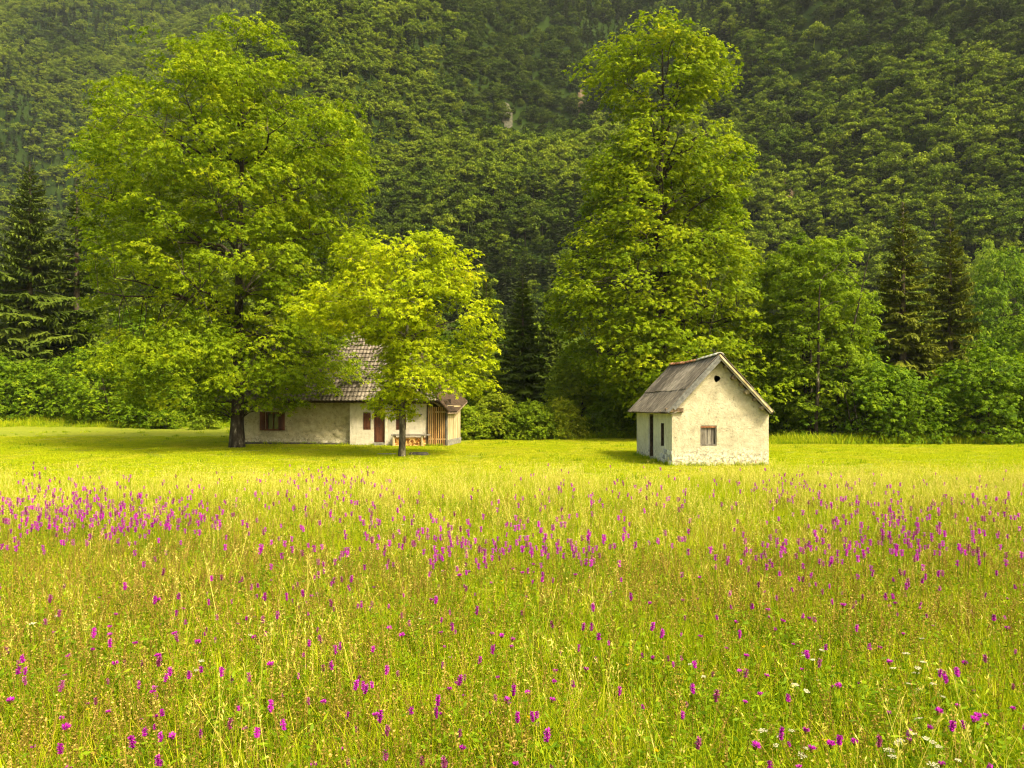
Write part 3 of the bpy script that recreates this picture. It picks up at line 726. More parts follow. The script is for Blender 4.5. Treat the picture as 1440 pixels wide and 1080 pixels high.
# spruces
sA = spruce_meshes(51, 20.0, 4.6, M['needle'], step=0.42, per=7, n_tw=22, w=0.05)
sB = spruce_meshes(52, 18.0, 3.0, M['needle'], step=0.55, per=6, n_tw=20, z0=0.06, w=0.05, thin=0.12)
sC = spruce_meshes(53, 16.0, 3.0, M['needle_olive'], step=0.40, per=7, n_tw=24, z0=0.05, w=0.045, thin=0.06)
def spruce(px, d, top, ms, H, label, sx=1.0, rz=0.0):
    x = at(px, d); z = gz1(x, d); s = (hz(top, d) - z) / H
    o = plant('spruce_tree', label, 'spruce', ms, (x, d, z - 0.05), rz, 1.0, None, ('trunk', 'crown')); o.scale = (s * sx, s * sx, s); return o
spruce(42, 66.0, 226, sA, 20.0, 'tallest dark spruce at the far left', 1.05)
spruce(108, 70.0, 250, sB, 18.0, 'thinner dark spruce showing its trunk, far left', 1.25, 1.0)
spruce(-28, 68.0, 300, sA, 20.0, 'dark spruce cut by the left edge of the picture', 1.0, 2.0)
spruce(735, 56.0, 383, sA, 20.0, 'dark dense spruce left of the tall tree', 1.1, 2.6)
spruce(772, 65.0, 396, sA, 20.0, 'dark spruce just behind its neighbour left of the tall tree', 0.8, 4.0)
spruce(684, 66.0, 380, sA, 20.0, 'dark spruce half hidden by the small bright tree', 0.85, 5.2)
spruce(1270, 49.0, 283, sC, 16.0, 'taller olive-brown spruce right of the ash', 1.12, 0.4)
spruce(1336, 51.0, 300, sC, 16.0, 'olive-brown spruce nearest the right edge', 1.1, 3.3)

# ------------------------------------------------------------------ building materials
M['plaster_hut'] = plaster_mat('plaster_hut', (0.34, 0.305, 0.225), (0.44, 0.405, 0.315), (0.18, 0.16, 0.115), grime_z=0.56, spots=0.45, low=(0.11, 0.10, 0.085))
M['plaster_side'] = plaster_mat('plaster_side', (0.47, 0.46, 0.40), (0.58, 0.565, 0.50), (0.32, 0.30, 0.25), grime_z=0.50, spots=0.45, low=(0.13, 0.14, 0.17))
M['plaster_white'] = plaster_mat('plaster_white', (0.50, 0.45, 0.37), (0.60, 0.56, 0.48), (0.38, 0.33, 0.25), grime_z=0.25, spots=0.3, low=(0.40, 0.32, 0.22))
M['plaster_stone'] = plaster_mat('plaster_stone', (0.38, 0.34, 0.22), (0.50, 0.455, 0.32), (0.20, 0.17, 0.10), grime_z=0.35, spots=0.8, low=(0.15, 0.13, 0.09))
M['roof_grey'] = solid_mat('roof_weathered', [(0.30, (0.055, 0.047, 0.040)), (0.48, (0.125, 0.108, 0.092)), (0.62, (0.20, 0.175, 0.15)), (0.75, (0.28, 0.25, 0.21))], scale=9, detail=7, bump=0.5, bscale=26, tint=0.35, stretch=(0.35, 1.6, 0.35))
M['tile'] = solid_mat('roof_tile', [(0.30, (0.055, 0.046, 0.038)), (0.48, (0.120, 0.100, 0.084)), (0.62, (0.18, 0.155, 0.13)), (0.75, (0.25, 0.22, 0.18))], scale=5, detail=6, bump=0.4, bscale=30, tint=0.5)
M['ridge_pale'] = solid_mat('ridge_pale', [(0.3, (0.26, 0.24, 0.22)), (0.7, (0.52, 0.50, 0.46))], scale=7, bump=0.3)
M['ridge_rust'] = solid_mat('ridge_terracotta', [(0.32, (0.13, 0.05, 0.025)), (0.55, (0.29, 0.115, 0.05)), (0.7, (0.36, 0.20, 0.11))], scale=9, bump=0.4)
M['wood_grey'] = solid_mat('wood_grey', [(0.30, (0.06, 0.053, 0.047)), (0.5, (0.14, 0.125, 0.108)), (0.7, (0.25, 0.23, 0.20))], scale=7, detail=7, bump=0.5, bscale=40, stretch=(1, 1, 0.25), tint=0.5)
M['wood_slate'] = solid_mat('wood_slate', [(0.30, (0.055, 0.055, 0.058)), (0.5, (0.10, 0.10, 0.105)), (0.7, (0.17, 0.17, 0.17))], scale=9, detail=6, bump=0.4, bscale=30, tint=0.4)
M['wood_dark'] = solid_mat('wood_dark', [(0.30, (0.020, 0.014, 0.010)), (0.5, (0.055, 0.038, 0.024)), (0.7, (0.11, 0.08, 0.05))], scale=7, detail=6, bump=0.4, bscale=30, tint=0.4)
M['wood_beam'] = solid_mat('wood_beam', [(0.30, (0.07, 0.048, 0.030)), (0.5, (0.17, 0.125, 0.085)), (0.7, (0.30, 0.24, 0.17))], scale=9, detail=6, bump=0.5, bscale=30, tint=0.5)
M['roof_brown'] = solid_mat('roof_brown_boards', [(0.30, (0.022, 0.014, 0.009)), (0.5, (0.050, 0.032, 0.021)), (0.7, (0.09, 0.06, 0.04))], scale=7, detail=6, bump=0.5, bscale=30, tint=0.4)
M['wood_brown'] = solid_mat('wood_red_brown', [(0.30, (0.045, 0.016, 0.009)), (0.5, (0.090, 0.032, 0.017)), (0.7, (0.14, 0.055, 0.03))], scale=6, detail=5, bump=0.3, bscale=30, stretch=(1, 1, 0.3), tint=0.4, rough=0.6)
M['wood_new'] = solid_mat('wood_larch', [(0.30, (0.20, 0.10, 0.035)), (0.5, (0.34, 0.19, 0.075)), (0.7, (0.46, 0.29, 0.13))], scale=6, detail=5, bump=0.3, bscale=30, stretch=(1, 1, 0.2), tint=0.6)
M['wood_pale'] = solid_mat('wood_pale', [(0.30, (0.22, 0.17, 0.09)), (0.5, (0.36, 0.29, 0.17)), (0.7, (0.48, 0.41, 0.28))], scale=6, detail=5, bump=0.3, bscale=30, stretch=(1, 1, 0.2), tint=0.5)
M['log_end'] = solid_mat('firewood_cut', [(0.30, (0.26, 0.10, 0.02)), (0.5, (0.56, 0.27, 0.07)), (0.7, (0.68, 0.42, 0.15))], scale=20, bump=0.3, tint=0.9)
M['stone_grey'] = solid_mat('stone_grey', [(0.30, (0.10, 0.095, 0.085)), (0.5, (0.20, 0.19, 0.17)), (0.7, (0.32, 0.31, 0.28))], scale=6, bump=0.6, bscale=20, tint=0.4)
M['stone_dark'] = solid_mat('stone_dark', [(0.30, (0.03, 0.028, 0.024)), (0.6, (0.085, 0.08, 0.068)), (0.8, (0.16, 0.15, 0.12))], scale=5, bump=0.6, bscale=20)
M['metal_dark'] = solid_mat('iron', [(0.3, (0.02, 0.018, 0.016)), (0.7, (0.07, 0.05, 0.04))], scale=20, rough=0.5)
M['paint_green'] = solid_mat('post_green', [(0.3, (0.015, 0.07, 0.045)), (0.7, (0.03, 0.12, 0.08))], scale=10, rough=0.6)
M['paint_white'] = solid_mat('frame_white', [(0.3, (0.45, 0.44, 0.40)), (0.7, (0.65, 0.64, 0.58))], scale=10, rough=0.6)
def glass_mat():
    m, nt, out = new_mat('window_glass'); p = nd(nt, 'ShaderNodeBsdfPrincipled')
    p.inputs['Base Color'].default_value = (0.02, 0.025, 0.022, 1); p.inputs['Roughness'].default_value = 0.08; p.inputs['Specular IOR Level'].default_value = 0.6
    nt.links.new(p.outputs[0], out.inputs['Surface']); return m
M['glass'] = glass_mat()

def wall_panel(b, O, U, N, W, H, openings=(), step=0.12, amp=0.02, seed=0, depth=0.22, top=None, f=2.5):
    """A lumpy plastered wall sheet from O along U, H high, holes for openings with plastered reveals going in."""
    O = np.array(O, float); U = np.array(U, float); N = np.array(N, float); Zv = np.array([0, 0, 1.0])
    us = set(np.round(np.linspace(0, W, max(2, int(W / step) + 1)), 4)); zs = set(np.round(np.linspace(0, H, max(2, int(H / step) + 1)), 4))
    for (a, c, d, e) in openings:
        for s, lo, hi in ((us, a, c), (zs, d, e)):
            for q in list(s):
                if min(abs(q - lo), abs(q - hi)) < step * 0.4 and 0 < q < (W if s is us else H): s.discard(q)
            s.add(lo); s.add(hi)
    us = np.array(sorted(us)); zs = np.array(sorted(zs))
    Ug, Zg = np.meshgrid(us, zs)
    ds = np.minimum(np.minimum(Ug, W - Ug), 0.5)
    for (a, c, d, e) in openings:
        dx = np.maximum(np.maximum(a - Ug, Ug - c), 0); dz = np.maximum(np.maximum(d - Zg, Zg - e), 0)
        ds = np.minimum(ds, np.hypot(dx, dz))
    disp = (fbm(np.c_[Ug.ravel(), Zg.ravel()], f, seed, 4).reshape(Ug.shape) - 0.5) * 2 * amp * np.clip(ds / 0.15, 0, 1)
    P = O + Ug[..., None] * U + Zg[..., None] * Zv + disp[..., None] * N
    uc = (us[:-1] + us[1:]) / 2; zc = (zs[:-1] + zs[1:]) / 2
    mask = np.ones((len(zc), len(uc)), bool)
    for (a, c, d, e) in openings:
        mask &= ~(((uc > a) & (uc < c))[None, :] & ((zc > d) & (zc < e))[:, None])
    b.grid(P, mask=mask)
    for (a, c, d, e) in openings:
        q = [O + U * u + Zv * z for u, z in ((a, d), (c, d), (c, e), (a, e))]; r = [x - N * depth for x in q]
        for i in range(4):
            j = (i + 1) % 4
            b.add([q[i], q[j], r[j], r[i]], Q=[[0, 1, 2, 3]])

def rotm(axis, ang): return np.array(Matrix.Rotation(ang, 3, axis))

def corrugated(b, O, A, D, Nn, length, run, wave, amp, lift=0.0, seg=6, rows=3, tint=0.5, sag=None, wob=0.0):
    """A ribbed sheet: O corner, A along the ridge, D down the slope, ribs run down the slope."""
    n = max(3, int(length / wave * seg) + 1)
    a = np.linspace(0, length, n); d = np.linspace(0, run, rows)
    Ag, Dg = np.meshgrid(a, d)
    h = amp * np.cos(Ag / wave * 2 * math.pi) + lift * Dg / run + wob * (fbm(np.c_[Ag.ravel(), Dg.ravel()], 1.5, int(rng.integers(0, 99)), 2).reshape(Ag.shape) - 0.5)
    P = np.array(O) + Ag[..., None] * np.array(A) + Dg[..., None] * np.array(D) + h[..., None] * np.array(Nn)
    if sag is not None: P[..., 2] += sag(P)
    b.grid(P, tint=tint)
def solidify(o, t, off=-1):
    m = o.modifiers.new('thickness', 'SOLIDIFY'); m.thickness = t; m.offset = off; return o
def bevel(o, w=0.006):
    m = o.modifiers.new('worn_edges', 'BEVEL'); m.width = w; m.segments = 1; m.limit_method = 'ANGLE'; return o

# ------------------------------------------------------------------ the small hut
HX, HY = at(945, 25.5), 25.5
def build_hut():
    W, D, HE, SL = 3.32, 5.80, 1.76, 1.07; UR_ = 1.53; rz_ = 3.78; HL = 2.02
    root = thing('stone_hut', 'small plastered hut with steep grey roof standing alone on the lawn', 'hut', (HX, HY, gz1(HX + 1.6, HY) - 0.02), R(2.3))
    # front wall with its gable
    b = MB()
    win = (0.97, 1.53, 0.70, 1.39)
    wall_panel(b, (0, 0, -0.12), (1, 0, 0), (0, -1, 0), W, HE + 0.12, [(win[0], win[1], win[2] + 0.12, win[3] + 0.12)], step=0.06, amp=0.016, seed=3, depth=0.20, f=3.0)
    nu, nt_ = 201, 121
    u = np.linspace(0, W, nu); t = np.linspace(0, 1, nt_); Ug, Tg = np.meshgrid(u, t)
    Zg = HE + Tg * (rz_ - 0.09 - SL * np.abs(Ug - UR_) - HE)
    dsp = (fbm(np.c_[Ug.ravel(), Zg.ravel() + 0.12], 3.0, 3, 4).reshape(Ug.shape) - 0.5) * 2 * 0.016 * np.clip(np.minimum(Ug, W - Ug) / 0.15, 0, 1)
    P = np.stack([Ug, -dsp, Zg], -1)
    pc = (P[:-1, :-1] + P[1:, 1:]) / 2
    ang = np.arctan2(pc[..., 2] - 2.98, pc[..., 0] - 1.54)
    msk = np.hypot(pc[..., 0] - 1.54, (pc[..., 2] - 2.98)) > 0.105 + 0.010 * np.sin(3 * ang + 1)
    b.grid(P, mask=msk)
    b.build('front_wall', M['plaster_hut'], root, smooth=True)
    b = MB(); th = np.linspace(0, 2 * math.pi, 17); b.grid(np.stack([np.c_[1.54 + 0.15 * np.cos(th), np.full(17, y), 2.98 + 0.15 * np.sin(th)] for y in (0.03, 0.35)]))
    b.build('vent_hole', M['wood_dark'], root)  # dark sleeve lining the hole, its inner shade put into the colour
    b = MB()
    door = (D - 3.60, D - 2.78, 0.08, 1.74); slit = (D - 1.58, D - 1.12, 0.62, 1.44)
    # left wall runs from the back corner to the front corner, its outside faces -u
    wall_panel(b, (0, D, -0.12), (0, -1, 0), (-1, 0, 0), D, HL + 0.12, [(door[0], door[1], door[2] + 0.12, door[3] + 0.12), (slit[0], slit[1], slit[2] + 0.12, slit[3] + 0.12)], step=0.08, amp=0.02, seed=8, depth=0.30, f=3.0)
    lw = b.build('side_wall', M['plaster_side'], root, smooth=True)
    b = MB(); wall_panel(b, (W, 0, -0.12), (0, 1, 0), (1, 0, 0), D, HE + 0.13, step=0.25, amp=0.02, seed=9)
    b.build('side_wall', M['plaster_side'], root, smooth=True)
    b = MB(); wall_panel(b, (W, D, -0.12), (-1, 0, 0), (0, 1, 0), W, HE + 0.12, step=0.25, amp=0.02, seed=10)
    b.add([(0, D, HE), (W, D, HE), (UR_, D, rz_ - 0.1), (0, D, HL)], Q=[[0, 1, 2, 3]])
    b.build('back_wall', M['plaster_side'], root, smooth=True)
    # blue-grey stones showing at the foot of the left wall near the front corner
    for i in range(16):
        c = (i % 6); r_ = i // 6
        y = 0.16 + c * 0.27 + rng.normal(0, 0.03) + 0.1 * (r_ % 2); z = 0.10 + r_ * 0.19 + rng.normal(0, 0.015)
        s = MB(); s.box((-0.003, y, z), (0.05 + 0.02 * rng.random(), 0.23 * rng.uniform(0.8, 1.1), 0.16 * rng.uniform(0.85, 1.1)), jit=0.012, tint=rng.random())
        bevel(s.build('stone', M['stone_blue'], root), 0.02)
    # window: timber frame, two plank shutters standing back in the opening
    f = MB(); y0 = 0.075
    f.box(((win[0] + win[1]) / 2, y0, win[3] - 0.035), (win[1] - win[0] - 0.004, 0.09, 0.066), tint=0.7)
    f.box(((win[0] + win[1]) / 2, y0, win[2] + 0.025), (win[1] - win[0] - 0.004, 0.10, 0.046), tint=0.4)
    for x in (win[0] + 0.024, win[1] - 0.024): f.box((x, y0, (win[2] + win[3]) / 2 - 0.01), (0.044, 0.085, win[3] - win[2] - 0.12), tint=0.45)
    wf = bevel(f.build('window', M['wood_grey'], root))
    ww = (win[1] - win[0] - 0.10) / 4
    for i in range(4):
        p = MB(); p.box((win[0] + 0.05 + ww * (i + 0.5), y0 + 0.02 + 0.012 * (i % 2), (win[2] + win[3]) / 2 - 0.01), (ww - 0.012, 0.03, win[3] - win[2] - 0.13), jit=0.003, tint=(0.35, 0.6, 0.8, 0.5)[i])
        p.build('shutter_plank', M['wood_grey'], wf)
    p = MB(); p.box(((win[0] + win[1]) / 2, y0 - 0.055, win[3] - 0.05), (win[1] - win[0] - 0.06, 0.012, 0.035), jit=0.002); p.build('rusty_strap', M['ridge_rust'], wf)
    # door deep in the left wall: open upper half, plank lower half
    dr = MB(); db = D - door[1]; de = D - door[0]
    for i in range(5):
        w = (de - db) / 5
        dr.box((0.20, db + w * (i + 0.5), 0.44), (0.04, w - 0.012, 0.80), tint=0.3 + 0.4 * rng.random(), jit=0.003)
    dd = dr.build('door', M['wood_grey'], root)
    fr = MB()
    for y in (db + 0.04, de - 0.04): fr.box((0.12, y, 0.93), (0.14, 0.075, 1.60), tint=0.3)
    fr.box((0.12, (db + de) / 2, 1.70), (0.14, de - db - 0.004, 0.07), tint=0.3)
    fr.build('door_frame', M['wood_dark'], dd)
    sl = MB(); sl.box((0.26, 1.35, 1.03), (0.03, 0.44, 0.80), tint=0.2); sl.box((0.17, 1.16, 1.03), (0.04, 0.06, 0.80), tint=0.4)
    for y in (1.125, 1.575): sl.box((0.13, y, 1.03), (0.25, 0.02, 0.815), tint=0.3)  # added dark boards over the reveals, the slit's shade put into their colour
    sl.build('slit_dark_boards', M['wood_dark'], root)
    # roof timbers
    ov, of = 0.29, 0.36
    sag = lambda P: -0.07 * np.sin(np.clip((P[..., 1] + of) / (D + 2 * of), 0, 1) * math.pi) * np.clip((P[..., 2] - HE) / (rz_ - HE), 0, 1)
    run = math.hypot(UR_ + ov, SL * (UR_ + ov)); cosv = 1 / math.hypot(1, SL); sinv = SL * cosv
    for side in (-1, 1):
        Dv = np.array([side * cosv, 0, -sinv]); Nn = np.array([side * sinv, 0, cosv])
        nsh = 7; Ls = (D + 2 * of) / nsh
        for course in (1, 0):
            r0, r1 = ((0.0, 0.60) if course == 0 else (0.56, 1.0))
            for i in range(nsh):
                b = MB()
                O = np.array([UR_, -of + i * Ls, rz_]) + Dv * run * r0 + Nn * (0.034 if course == 0 else 0.005) + Nn * rng.normal(0, 0.004) + Dv * rng.normal(0, 0.02)
                corrugated(b, O, (0, 1, 0), Dv, Nn, Ls + 0.02, run * (r1 - r0), 0.176, 0.022, seg=8, rows=8, tint=0.5 + rng.normal(0, 0.18), sag=sag, wob=0.02)
                solidify(b.build('roof_sheet', M['roof_grey'], root, smooth=False), 0.014)
        # boarding under the sheets
        b = MB(); c = np.array([UR_, D / 2, rz_ - 0.045]) + Dv * run / 2
        Rm = np.stack([Dv, [0, 1, 0], Nn], -1) if side > 0 else np.stack([-Dv, [0, 1, 0], Nn], -1)
        b.box(c, (run - 0.04, D + 2 * of - 0.06, 0.03), rot=Rm)
        b.build('roof_boarding', M['wood_dark'], root)
        # barge boards along the front slope
        for k, (w, dn, y, m_) in enumerate(((0.085, -0.035, -of + 0.012, 'wood_slate'), (0.115, -0.125, -of + 0.05, 'wood_slate')) if side < 0 else ((0.06, -0.02, -of + 0.0, 'wood_pale'), (0.05, -0.075, -of + 0.035, 'wood_grey'))):
            b = MB(); ln = run * (0.985 if k == 0 else (0.86 if side < 0 else 0.95))
            c = np.array([UR_, y, rz_]) + Dv * (ln / 2 + (0.0 if k == 0 else 0.10)) + Nn * dn
            b.box(c, (ln, 0.03, w), rot=Rm, tint=0.5 + 0.2 * k)
            bevel(b.build('barge_board', M[m_], root), 0.004)
        # round purlin ends showing under the verge
        for q, rr in zip((0.16, 0.33, 0.46, 0.58, 0.72, 0.86), (0.05, 0.085, 0.055, 0.09, 0.06, 0.075)):
            c = np.array([UR_, 0, rz_ - 0.06]) + Dv * run * q - Nn * (rr + 0.005)
            b = MB(); b.tube([c + [0, -0.24 + rng.uniform(0, 0.06), 0], c + [0, 0.3, 0]], rr * np.array([0.94, 1.0]), 10, tint=rng.random())
            b.build('purlin_end', M['wood_beam'], root, smooth=False)
    for i, (y, mt) in enumerate([(-of + 0.25 + 0.49 * k, 'ridge_pale' if k < 5 else 'ridge_rust') for k in range(13)]):
        b = MB(); th = np.linspace(-1.25, 1.25, 9); ys = np.array([y - 0.255, y + 0.255])
        P = np.stack([np.c_[UR_ + 0.15 * np.sin(th), np.full(9, yy), rz_ - 0.055 + (0.13 + 0.02 * q) * np.cos(th)] for q, yy in enumerate(ys)])
        P[..., 2] += sag(P) + rng.normal(0, 0.006); b.grid(P, tint=rng.random())
        solidify(b.build('ridge_tile', M[mt], root, smooth=True), 0.018)
    # wall plates under the left eave, the nearer beam end showing at the corner
    b = MB(); b.box((-0.09, D / 2 - 0.05, 1.90), (0.13, D + 0.5, 0.12), tint=0.5); bevel(b.build('eave_beam', M['wood_beam'], root), 0.01)
    b = MB(); b.box((0.06, -0.05, 1.91), (0.62, 0.11, 0.15), tint=0.3); bevel(b.build('beam_end', M['wood_beam'], root), 0.012)
    b = MB(); b.tube([(-0.25, -0.18, 1.84), (-0.05, -0.12, 1.78), (0.16, -0.10, 1.86)], [0.02, 0.022, 0.018], 6); b.build('loose_lath', M['wood_grey'], root)
    return root
M['stone_blue'] = solid_mat('stone_blue', [(0.30, (0.22, 0.225, 0.23)), (0.5, (0.36, 0.365, 0.37)), (0.7, (0.48, 0.48, 0.46))], scale=6, bump=0.6, bscale=20, tint=0.5)
build_hut()

# ------------------------------------------------------------------ the long house
AX, AY, AR = at(492, 39.0), 39.0, R(8)
def hu(px, b=0.0):                               # image column -> metres along the facade, at depth b
    k = (px - 720) / F; c, s = math.cos(AR), math.sin(AR)
    return (k * (AY + b * c) - AX - b * s) / (c + k * s)
def hzz(py, u, b=0.0):
    return hz(py, AY - u * math.sin(AR) + b * math.cos(AR)) - A0
A0 = gz1(AX + 2, AY) - 0.02
def build_house():
    root = thing('long_house', 'long low farmhouse with a big tiled roof and partly white walls behind the trees', 'house', (AX, AY, A0), -AR)
    ZR, BR, ZE, BE = 6.55, 3.0, 2.32, -0.6        # ridge and front eave
    sl = (ZR - ZE) / (BR - BE); UR = 1.62; hs = 1.30; UL = -7.2
    zp = lambda b: ZE + (b - BE) * sl             # front roof plane
    uh = lambda z: UR + (ZR - z) / hs             # hip plane
    # stone wall, a little behind the white wall
    ba = 0.35; u0 = hu(336, ba); W = -u0
    w0, w1 = hu(374, ba) - u0, hu(393.5, ba) - u0; z1, z0 = hzz(579.5, -4, ba), hzz(605.5, -4, ba)
    b = MB(); wall_panel(b, (u0, ba, -0.15), (1, 0, 0), (0, -1, 0), W, zp(ba) - 0.08, [(w0, w1, z0 + 0.15, z1 + 0.15)], step=0.07, amp=0.085, seed=21, f=4.0)
    b.build('stone_wall', M['plaster_stone'], root, smooth=True)
    b = MB(); wall_panel(b, (u0, 6.4, -0.15), (0, -1, 0), (-1, 0, 0), 6.4 - ba, 2.9, step=0.3, amp=0.03, seed=22)
    b.add([(u0, ba, 2.75), (u0, 6.1, 2.75), (u0, BR, ZR - 0.25)], T=[[0, 2, 1]]); b.build('side_wall', M['plaster_stone'], root, smooth=True)
    b = MB(); b.box((u0 / 2, ba - 0.10, hzz(623.4, -2, ba)), (W - 0.1, 0.34, 0.09), jit=0.01); bevel(b.build('foot_ledge', M['stone_dark'], root), 0.02)
    # window with open shutters in the stone wall
    wc = u0 + (w0 + w1) / 2; ww = w1 - w0; wh = z1 - z0; zc = (z0 + z1) / 2
    f = MB()
    for x in (wc - ww / 2 + 0.04, wc + ww / 2 - 0.04): f.box((x, ba + 0.03, zc), (0.076, 0.12, wh - 0.17), tint=0.4)
    f.box((wc, ba + 0.03, z1 - 0.045), (ww - 0.004, 0.13, 0.084), tint=0.5); f.box((wc, ba - 0.03, z0 + 0.04), (ww + 0.10, 0.20, 0.075), tint=0.5)
    f.box((wc, ba + 0.05, zc), (0.045, 0.06, wh - 0.172), tint=0.4)
    fo = bevel(f.build('window', M['wood_brown'], root))
    p = MB(); p.box((wc, ba + 0.09, zc), (ww - 0.156, 0.012, wh - 0.172)); p.build('pane', M['glass'], fo)
    for s in (-1, 1):
        p = MB()
        for k in range(3):
            p.box((wc + s * (ww / 2 + 0.012 + 0.10 * (k + 0.5)), ba - 0.075, zc + 0.02), (0.094, 0.03, wh + 0.02), tint=0.3 + 0.25 * k)
        p.box((wc + s * (ww / 2 + 0.16), ba - 0.1, z1 - 0.14), (0.29, 0.02, 0.06), tint=0.6); p.box((wc + s * (ww / 2 + 0.16), ba - 0.1, z0 + 0.16), (0.29, 0.02, 0.06), tint=0.6)
        bevel(p.build('shutter', M['wood_brown'], root), 0.004)
    # white wall
    U1 = hu(600.5); op = []
    dz0 = hzz(622, 1.4); dz1 = hzz(572, 1.4); d0, d1 = hu(525.2), hu(540.8)
    s0, s1, t0, t1 = hu(510.3), hu(521.2), hzz(604.6, 0.8), hzz(580.5, 0.8)
    v0, v1, y0, y1 = hu(556.5), hu(571), hzz(604.6, 2.6), hzz(579.5, 2.6)
    op = [(d0, d1, dz0 - 0.22 + 0.15, dz1 + 0.15)]
    op2 = [(s0, s1, t0 + 0.15, t1 + 0.15), (v0, v1, y0 + 0.15, y1 + 0.15)]
    b = MB(); wall_panel(b, (0, 0, -0.15), (1, 0, 0), (0, -1, 0), U1, zp(0) - 0.09, op + op2, step=0.10, amp=0.022, seed=31, depth=0.16, f=2.0)
    b.add([(0, 0, -0.15), (0, ba + 0.1, -0.15), (0, ba + 0.1, zp(0) - 0.09), (0, 0, zp(0) - 0.09)], Q=[[0, 3, 2, 1]])
    b.build('white_wall', M['plaster_white'], root, smooth=True)
    b = MB(); q0 = hu(541.6); q1 = hu(545.2); b.box(((q0 + q1) / 2, -0.035, 1.15), (q1 - q0, 0.09, 2.45), jit=0.008); bevel(b.build('pilaster', M['plaster_white'], root), 0.015)
    for (a, c, lo, hi) in ((s0, s1, t0, t1), (v0, v1, y0, y1)):
        p = MB(); n = 3; w = (c - a - 0.02) / n
        for k in range(n): p.box((a + 0.01 + w * (k + 0.5), 0.045, (lo + hi) / 2), (w - 0.008, 0.035, hi - lo - 0.02), tint=0.25 + 0.25 * k)
        p.box(((a + c) / 2, 0.018, hi - 0.16), (c - a - 0.05, 0.02, 0.06), tint=0.6); p.box(((a + c) / 2, 0.018, lo + 0.16), (c - a - 0.05, 0.02, 0.06), tint=0.6)
        bevel(p.build('shutter', M['wood_brown'], root), 0.004)
    p = MB(); n = 4; w = (d1 - d0 - 0.02) / n
    for k in range(n): p.box((d0 + 0.01 + w * (k + 0.5), 0.10, (dz0 + dz1) / 2), (w - 0.008, 0.05, dz1 - dz0 - 0.02), tint=0.3 + 0.15 * k)
    dr = bevel(p.build('door', M['wood_brown'], root), 0.004)
    p = MB(); p.tube([(d0 + 0.10, 0.06, 0.98), (d0 + 0.10, 0.0, 0.98), (d0 + 0.20, 0.0, 0.98)], 0.014, 6); p.build('handle', M['metal_dark'], dr)
    p = MB(); th = np.linspace(0, 6.283, 11); p.tube(np.c_[(d0 + d1) / 2 + 0.05 * np.sin(th), np.full(11, 0.05), 1.05 + 0.06 * np.cos(th)], 0.010, 5); p.build('knocker', M['metal_dark'], dr)
    p = MB(); p.box(((d0 + d1) / 2, 0.02, dz0 - 0.125), (d1 - d0 + 0.02, 0.25, 0.235), jit=0.004); bevel(p.build('door_step', M['stone_grey'], root), 0.01)
    p = MB(); x0, x1 = hu(576.3), hu(594); p.box(((x0 + x1) / 2, -0.13, hzz(582.5, 3.3)), (x1 - x0, 0.26, 0.045), jit=0.004)
    for x in (x0 + 0.1, x1 - 0.1): p.box((x, -0.10, hzz(582.5, 3.3) - 0.07), (0.04, 0.18, 0.09))
    bevel(p.build('wall_shelf', M['wood_grey'], root), 0.004)
    # slatted bay and plank end wall
    U2 = hu(627.2); zt = 2.02
    p = MB(); p.box(((U1 + U2) / 2, 1.2, 1.15), (U2 - U1 - 0.05, 0.05, 2.5), tint=0.2); p.build('bay_back_boards', M['wood_dark'], root)
    ns = 9; w = (U2 - U1 - 0.1) / ns
    for k in range(ns):
        wide = k == 3
        p = MB(); p.box((U1 + 0.05 + w * (k + 0.5), -0.01 + rng.normal(0, 0.003), 1.0 + rng.normal(0, 0.01)), (w * (0.97 if wide else 0.42), 0.028, 2.0), rot=rotm('Y', rng.normal(0, 0.004)), tint=0.15 if wide else 0.35 + 0.5 * rng.random())
        p.build('slat', M['wood_new'], root)
    for z in (0.36, 1.74):
        p = MB(); p.box(((U1 + U2) / 2, 0.025, z), (U2 - U1 - 0.02, 0.035, 0.07), tint=0.6); p.build('rail', M['wood_pale'], root)
    p = MB(); p.box((U2 + 0.03, 0.02, 1.02), (0.10, 0.10, 2.10), tint=0.4); bevel(p.build('corner_post', M['wood_grey'], root))
    p = MB(); p.box((U1 + 0.02, -0.02, 1.05), (0.05, 0.06, 2.1), tint=0.3); p.build('corner_post', M['wood_dark'], root)
    npl = 12; ln = 3.2; w = ln / npl
    for k in range(npl):
        p = MB(); p.box((U2 + 0.035, 0.09 + w * (k + 0.5), 1.20), (0.03 + 0.006 * (k % 2), w - 0.008, 1.75), tint=0.3 + 0.4 * rng.random()); p.build('wall_plank', M['wood_pale'], root)
    p = MB(); p.box((U2 + 0.03, 0.08 + ln / 2, 0.12), (0.12, ln, 0.42), jit=0.01); p.build('bay_footing', M['stone_grey'], root)
    p = MB(); wall_panel(p, (U1, 3.3, -0.15), (0, 1, 0), (1, 0, 0), 4.1, 2.6, step=0.4, amp=0.02, seed=33); p.build('side_wall', M['plaster_white'], root, smooth=True)
    p = MB(); wall_panel(p, (U1, 6.4, -0.15), (-1, 0, 0), (0, 1, 0), U1 - u0, 2.6, step=0.5, amp=0.02, seed=34); p.build('back_wall', M['plaster_stone'], root, smooth=True)
    # lintel beam, brace and rafters under the right-hand eave
    p = MB(); p.box(((q1 + U2) / 2, -0.06, 2.24), (U2 - q1 + 0.2, 0.14, 0.15), tint=0.3); bevel(p.build('eave_beam', M['wood_dark'], root), 0.01)
    p = MB(); a = np.array([hu(607), -0.35, hzz(561, 4.3)]); c = np.array([hu(619.5), -0.12, hzz(571, 4.6)]); p.tube([a, c], 0.05, 4, tint=0.9); p.build('brace', M['wood_beam'], root)
